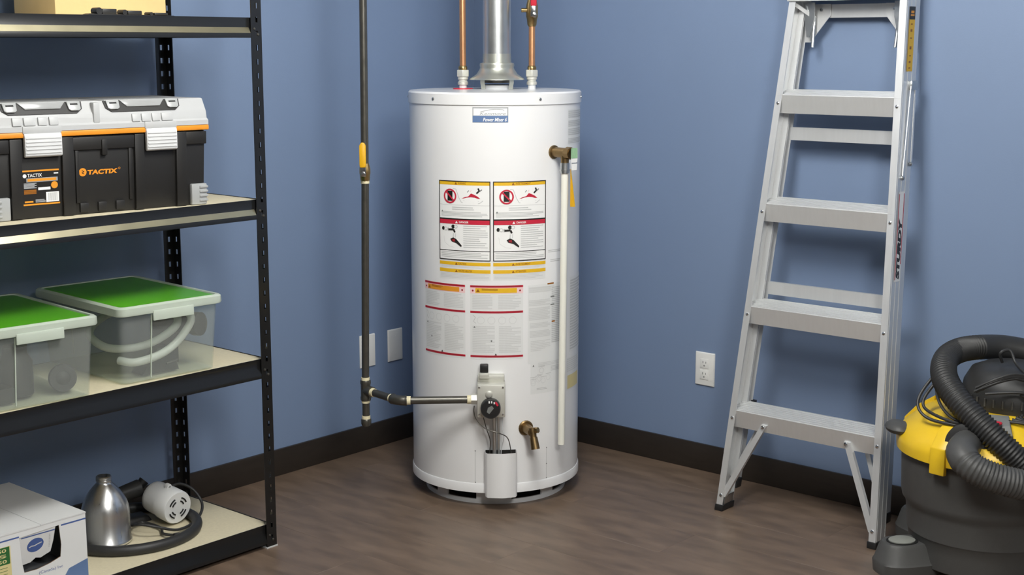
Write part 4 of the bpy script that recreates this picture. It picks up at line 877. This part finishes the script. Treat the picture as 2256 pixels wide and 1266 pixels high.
# bottom step braces
for s, yi in ((1, -1.468), (-1, -1.750)):
    MB().hexa([(fx(.045) + .003, oy(.045, s) - s * .006, .045), (fx(.045) + .003, oy(.045, s) - s * .026, .045), (fx(.045) + .016, oy(.045, s) - s * .026, .045), (fx(.045) + .016, oy(.045, s) - s * .006, .045), (fx(.29) + .004, yi + s * .010, .29), (fx(.29) + .004, yi - s * .010, .29), (fx(.29) + .017, yi - s * .010, .29), (fx(.29) + .017, yi + s * .010, .29)]).build('front_knee_brace', 'aluminium', LD)
    MB().hexa([(fx(.10) + .048, oy(.10, s) - s * .006, .10), (fx(.10) + .048, oy(.10, s) - s * .020, .10), (fx(.10) + .060, oy(.10, s) - s * .020, .10), (fx(.10) + .060, oy(.10, s) - s * .006, .10), (fx(.30) + .058, yi + s * .030, .312), (fx(.30) + .058, yi + s * .014, .312), (fx(.30) + .070, yi + s * .014, .312), (fx(.30) + .070, yi + s * .030, .312)]).build('rear_knee_brace', 'aluminium', LD)
    MB().lathe([(.006, 0), (.005, .0025), (0, .0038)], c=(fx(.286) - .001, yi, .286), n=12, axis=(-1, 0, LK)).build('rivet', 'chrome', LD)
    MB().lathe([(.0055, 0), (.005, .0025), (0, .0035)], c=(fx(.05), oy(.05, s) - s * .012, .05), n=12, axis=(-1, 0, LK)).build('rivet', 'chrome', LD)
# spreader folded along the outside of the right rail
def wy(z): return oy(z, -1)
MB().box(fx(1.335) + .045, fx(1.335) + .085, wy(1.335) - .010, wy(1.335) + .002, 1.318, 1.345).build('spreader_bracket', 'zinc', LD, bevel=.003)
for (xa, za, xb2, zb2) in ((fx(1.33) + .048, 1.33, fx(1.07) + .030, 1.068), (fx(1.33) + .074, 1.33, fx(1.11) + .078, 1.105)):
    MB().hexa([(xb2 - .004, wy(zb2) - .006, zb2), (xb2 + .004, wy(zb2) - .006, zb2), (xb2 + .004, wy(zb2) - .003, zb2), (xb2 - .004, wy(zb2) - .003, zb2), (xa - .004, wy(za) - .008, za), (xa + .004, wy(za) - .008, za), (xa + .004, wy(za) - .005, za), (xa - .004, wy(za) - .005, za)]).build('spreader_arm', 'aluminium', LD)
    MB().lathe([(.007, 0), (.007, .006), (.004, .009), (0, .009)], c=(xb2, wy(zb2), zb2), n=12, axis=(0, -1, 0)).build('rivet', 'zinc', LD)
RW = lambda u, v, d: (fx(v) + u, oy(v, -1) - .0014 - d, v)
p = Print(['p_white', 'p_red', 'p_black']); p.rect(.018, .056, .769, 1.028, 'p_white', 0); p.rect(.0195, .0235, .775, 1.022, 'p_red', 1); p.rect(.0505, .0545, .818, 1.022, 'p_red', 1)
p.text('STURDY', .0255, .0485, .775, .955, 'p_black', 1, .07, .2, turn=True)
p.build('brand_sticker', RW, LD, label='white sticker with red rules')
p = Print(['p_yellow', 'p_black', 'p_brown', 'p_orange']); p.rect(.020, .056, 1.372, 1.52, 'p_yellow', 0); p.rect(.020, .056, 1.52, 1.557, 'p_black', 0)
p.rect(.026, .050, 1.530, 1.535, 'p_orange', 1); p.rect(.028, .048, 1.538, 1.545, 'p_orange', 1)
for v, hgt in ((1.505, .006), (1.485, .012), (1.465, .006), (1.435, .014), (1.415, .005), (1.396, .010), (1.380, .006)): p.rect(.030, .042, v, v + hgt * .6, 'p_brown', 1)
p.build('safety_sticker', RW, LD, label='narrow yellow safety sticker')

# ------------------------------------------------------------------ shop vacuum
VC = thing('shop_vacuum', 'grey wet and dry shop vacuum with yellow lid and black hose by the ladder', 'vacuum cleaner', (-.33, -2.186, 0), math.radians(-49.097))
tk = MB().lathe([(0, .050), (.175, .050), (.186, .056), (.192, .10), (.196, .135), (.200, .140), (.203, .20), (.207, .216), (.215, .226), (.218, .24), (.222, .355), (.228, .358), (.228, .366)], n=72, caps=False).build('tank', 'vac_grey', VC, smooth=35)
ld = MB().lathe([(.230, .360), (.236, .362), (.238, .385), (.236, .398), (.222, .420), (.195, .445), (.165, .468), (.15, .476), (.10, .482), (0, .484)], n=72).build('lid', 'vac_yellow', VC, smooth=30)
for th in (-.85, .85, 2.4, -2.4):
    s_, c = math.sin(th), -math.cos(th); rd = Vector((s_, c, 0)); tx = Vector((-c, s_, 0))
    mb = MB(); pr = [(.150, .489), (.205, .452), (.243, .41), (.245, .340), (.229, .338), (.229, .40), (.195, .43), (.150, .46)]
    mb.rings([[rd * r + tx * k2 + Vector((0, 0, z)) for r, z in pr] for k2 in (-.022, .022)]); mb.build('lid_clamp', 'vac_yellow', ld, bevel=.003)
hd = MB().lathe([(.135, .478), (.138, .50), (.130, .545), (.112, .578), (.08, .592), (0, .594)], c=(.075, .03, 0), n=48).build('motor_head', 'vac_dark', VC, smooth=40)
for i in range(14):
    an = math.radians(-70 + i * 10); q = Vector((.075 + .139 * math.sin(an), .03 - .139 * math.cos(an), .498)); MB().tube([q, q + Vector((0, 0, .022))], .003, 6).build('cooling_fin', 'vac_grey', hd)
MB().hexa([(-.075, -.178, .446), (.0, -.2, .446), (.01, -.14, .46), (-.065, -.12, .46), (-.07, -.165, .478), (-.005, -.185, .478), (.01, -.13, .492), (-.06, -.11, .492)]).build('switch_panel', 'p_dgrey', VC, bevel=.003)
MB().ball((-.088 + .05, -.18, .484), (.014, .008, .006), 12).build('power_switch', 'red_plastic', VC)
MB().ball((-.232, .04, .414), (.034, .05, .018), 16).build('lid_handle', 'vac_grey', VC)
# inlet elbow and hose
MB().lathe([(.052, 0), (.056, .006), (.056, .03), (.045, .034)], c=(-.10, -.155, .425), n=32, axis=(-.45, -.87, .05), caps=True).build('inlet_collar', 'vac_dark', VC)
p2 = smooth_path([(-.10, -.155, .425), (-.132, -.215, .430), (-.150, -.255, .425), (-.140, -.290, .405), (-.099, -.310, .385), (-.042, -.318, .369), (.035, -.31, .350), (.10, -.28, .335), (.17, -.22, .33)], 24)
def corr(path, r, start, amp=.0022, per=.0095):
    out = []; s = 0; prevp = None
    for q in path:
        if prevp is not None: s += (q - prevp).length
        prevp = q
        out.append((r + amp * math.cos(2 * PI * s / per)) if s > start else r + .002)
    return out
def resample(path, ds):
    out = [path[0]]; acc = 0
    for a, b in zip(path[:-1], path[1:]):
        L = (b - a).length
        while acc + L >= ds:
            a = a + (b - a) * ((ds - acc) / L); out.append(a); L = (b - a).length; acc = 0
            if L <= 1e-9: break
        acc += L
    return out
p2 = resample(p2, .0024); MB().tube(p2, corr(p2, .037, .14), 24).build('hose', 'vac_grey', VC, smooth=80)
p1 = smooth_path([(.30, .02, .46), (.265, .10, .535), (.20, .145, .585), (.122, .165, .605), (.045, .162, .612), (-.041, .125, .612), (-.106, .05, .602), (-.140, -.05, .577), (-.13, -.12, .540), (-.09, -.175, .492), (-.038, -.215, .440), (.024, -.235, .380), (.09, -.245, .31), (.15, -.24, .25)], 24)
p1 = resample(p1, .0024); MB().tube(p1, corr(p1, .033, .40), 24).build('hose', 'rubber_hose', VC, smooth=80)
# cord bundle
def cordpart(pts): return MB().tube(smooth_path(pts, 7), .0042, 8).build('cord', 'rubber_hose', VC)
cordpart([(-.10, .02, .585), (-.149, -.02, .559), (-.181, -.03, .521), (-.190, -.04, .500), (-.185, -.06, .488), (-.164, -.1, .480), (-.128, -.14, .474), (-.08, -.15, .476)])
cordpart([(-.12, .0, .575), (-.145, -.03, .556), (-.162, -.06, .541), (-.160, -.1, .510), (-.137, -.13, .484), (-.10, -.15, .478)])
cordpart([(-.11, -.01, .57), (-.135, -.05, .55), (-.145, -.09, .52), (-.12, -.13, .490), (-.07, -.15, .48)])
cordpart([(-.09, .03, .60), (-.150, -.01, .575), (-.195, -.03, .525), (-.205, -.05, .492), (-.185, -.08, .470), (-.14, -.13, .468), (-.09, -.16, .470)])
for i in range(8):
    a = i * .9; ox, oz = random.uniform(-.012, .012), random.uniform(-.008, .008)
    cordpart([(-.065 + ox, -.10, .555 + oz), (-.03, -.115, .580 + oz), (.03 + ox, -.115, .594 + oz), (.10, -.115, .588 - i * .004), (.16 + ox, -.12, .560 - i * .008), (.20, -.12, .52 - i * .006)])
cordpart([(-.05, -.11, .545), (.02, -.125, .552), (.09, -.13, .545), (.18, -.13, .52)])
cordpart([(.03, .0, .605), (.02, -.01, .632), (.045, -.01, .640), (.055, -.03, .61), (.06, -.09, .595)])
cordpart([(.04, -.12, .545), (.065, -.125, .525), (.072, -.13, .50), (.068, -.14, .482), (.10, -.15, .475), (.14, -.14, .474)])
for k2 in range(5):
    cordpart([(.0 + .012 * k2, -.155 + .008 * k2, .482 + .003 * k2), (.05, -.17 + .012 * k2, .480), (.10, -.165 + .014 * k2, .478), (.16, -.13 + .01 * k2, .478)])
# caster pods
for th in (-1.35, 1.35, -2.7, 2.7, 0.25):
    if th == .25: continue
    s_, c = math.sin(th), -math.cos(th)
    M = Matrix.Translation((.232 * s_, .232 * c, 0)) @ Matrix.Rotation(math.atan2(c, s_), 4, 'Z')
    mb = MB(); mb.T = M
    def el(cx, rx, ry, z, n=32, e=.72):
        f = lambda t: math.copysign(abs(t) ** e, t)
        return [(cx + rx * f(math.cos(2 * PI * i / n)), ry * f(math.sin(2 * PI * i / n)), z) for i in range(n)]
    mb.rings([el(-.012, .090, .060, .036), el(-.012, .093, .062, .066), el(-.010, .088, .057, .072), el(-.004, .068, .048, .112), el(-.002, .060, .043, .120)])
    pod = mb.build('caster_pod', 'vac_grey', tk, smooth=35)
    mb = MB(); mb.T = M; mb.rings([el(.005, .044, .036, .119, 32, 1), el(.005, .044, .036, .1215, 32, 1)]); mb.build('pod_ring', 'dark_slot', tk)
    mb = MB(); mb.T = M; mb.rings([el(.006, .037, .030, .119, 32, 1), el(.006, .037, .030, .124, 32, 1), el(.006, .030, .024, .127, 32, 1)]); mb.build('pod_button', 'light_grey_plastic', tk, smooth=60)
    q = M @ Vector((.03, 0, .022)); ax_ = (M.to_3x3() @ Vector((0, 1, 0)))
    mb = MB(); mb.lathe([(.004, -.014), (.018, -.014), (.022, -.010), (.022, .010), (.018, .014), (.004, .014)], c=q, n=20, axis=ax_, caps=True); mb.build('caster_wheel', 'black_plastic', tk)

for o in list(bpy.data.objects):
    if '_off' in o.keys(): del o['_off']
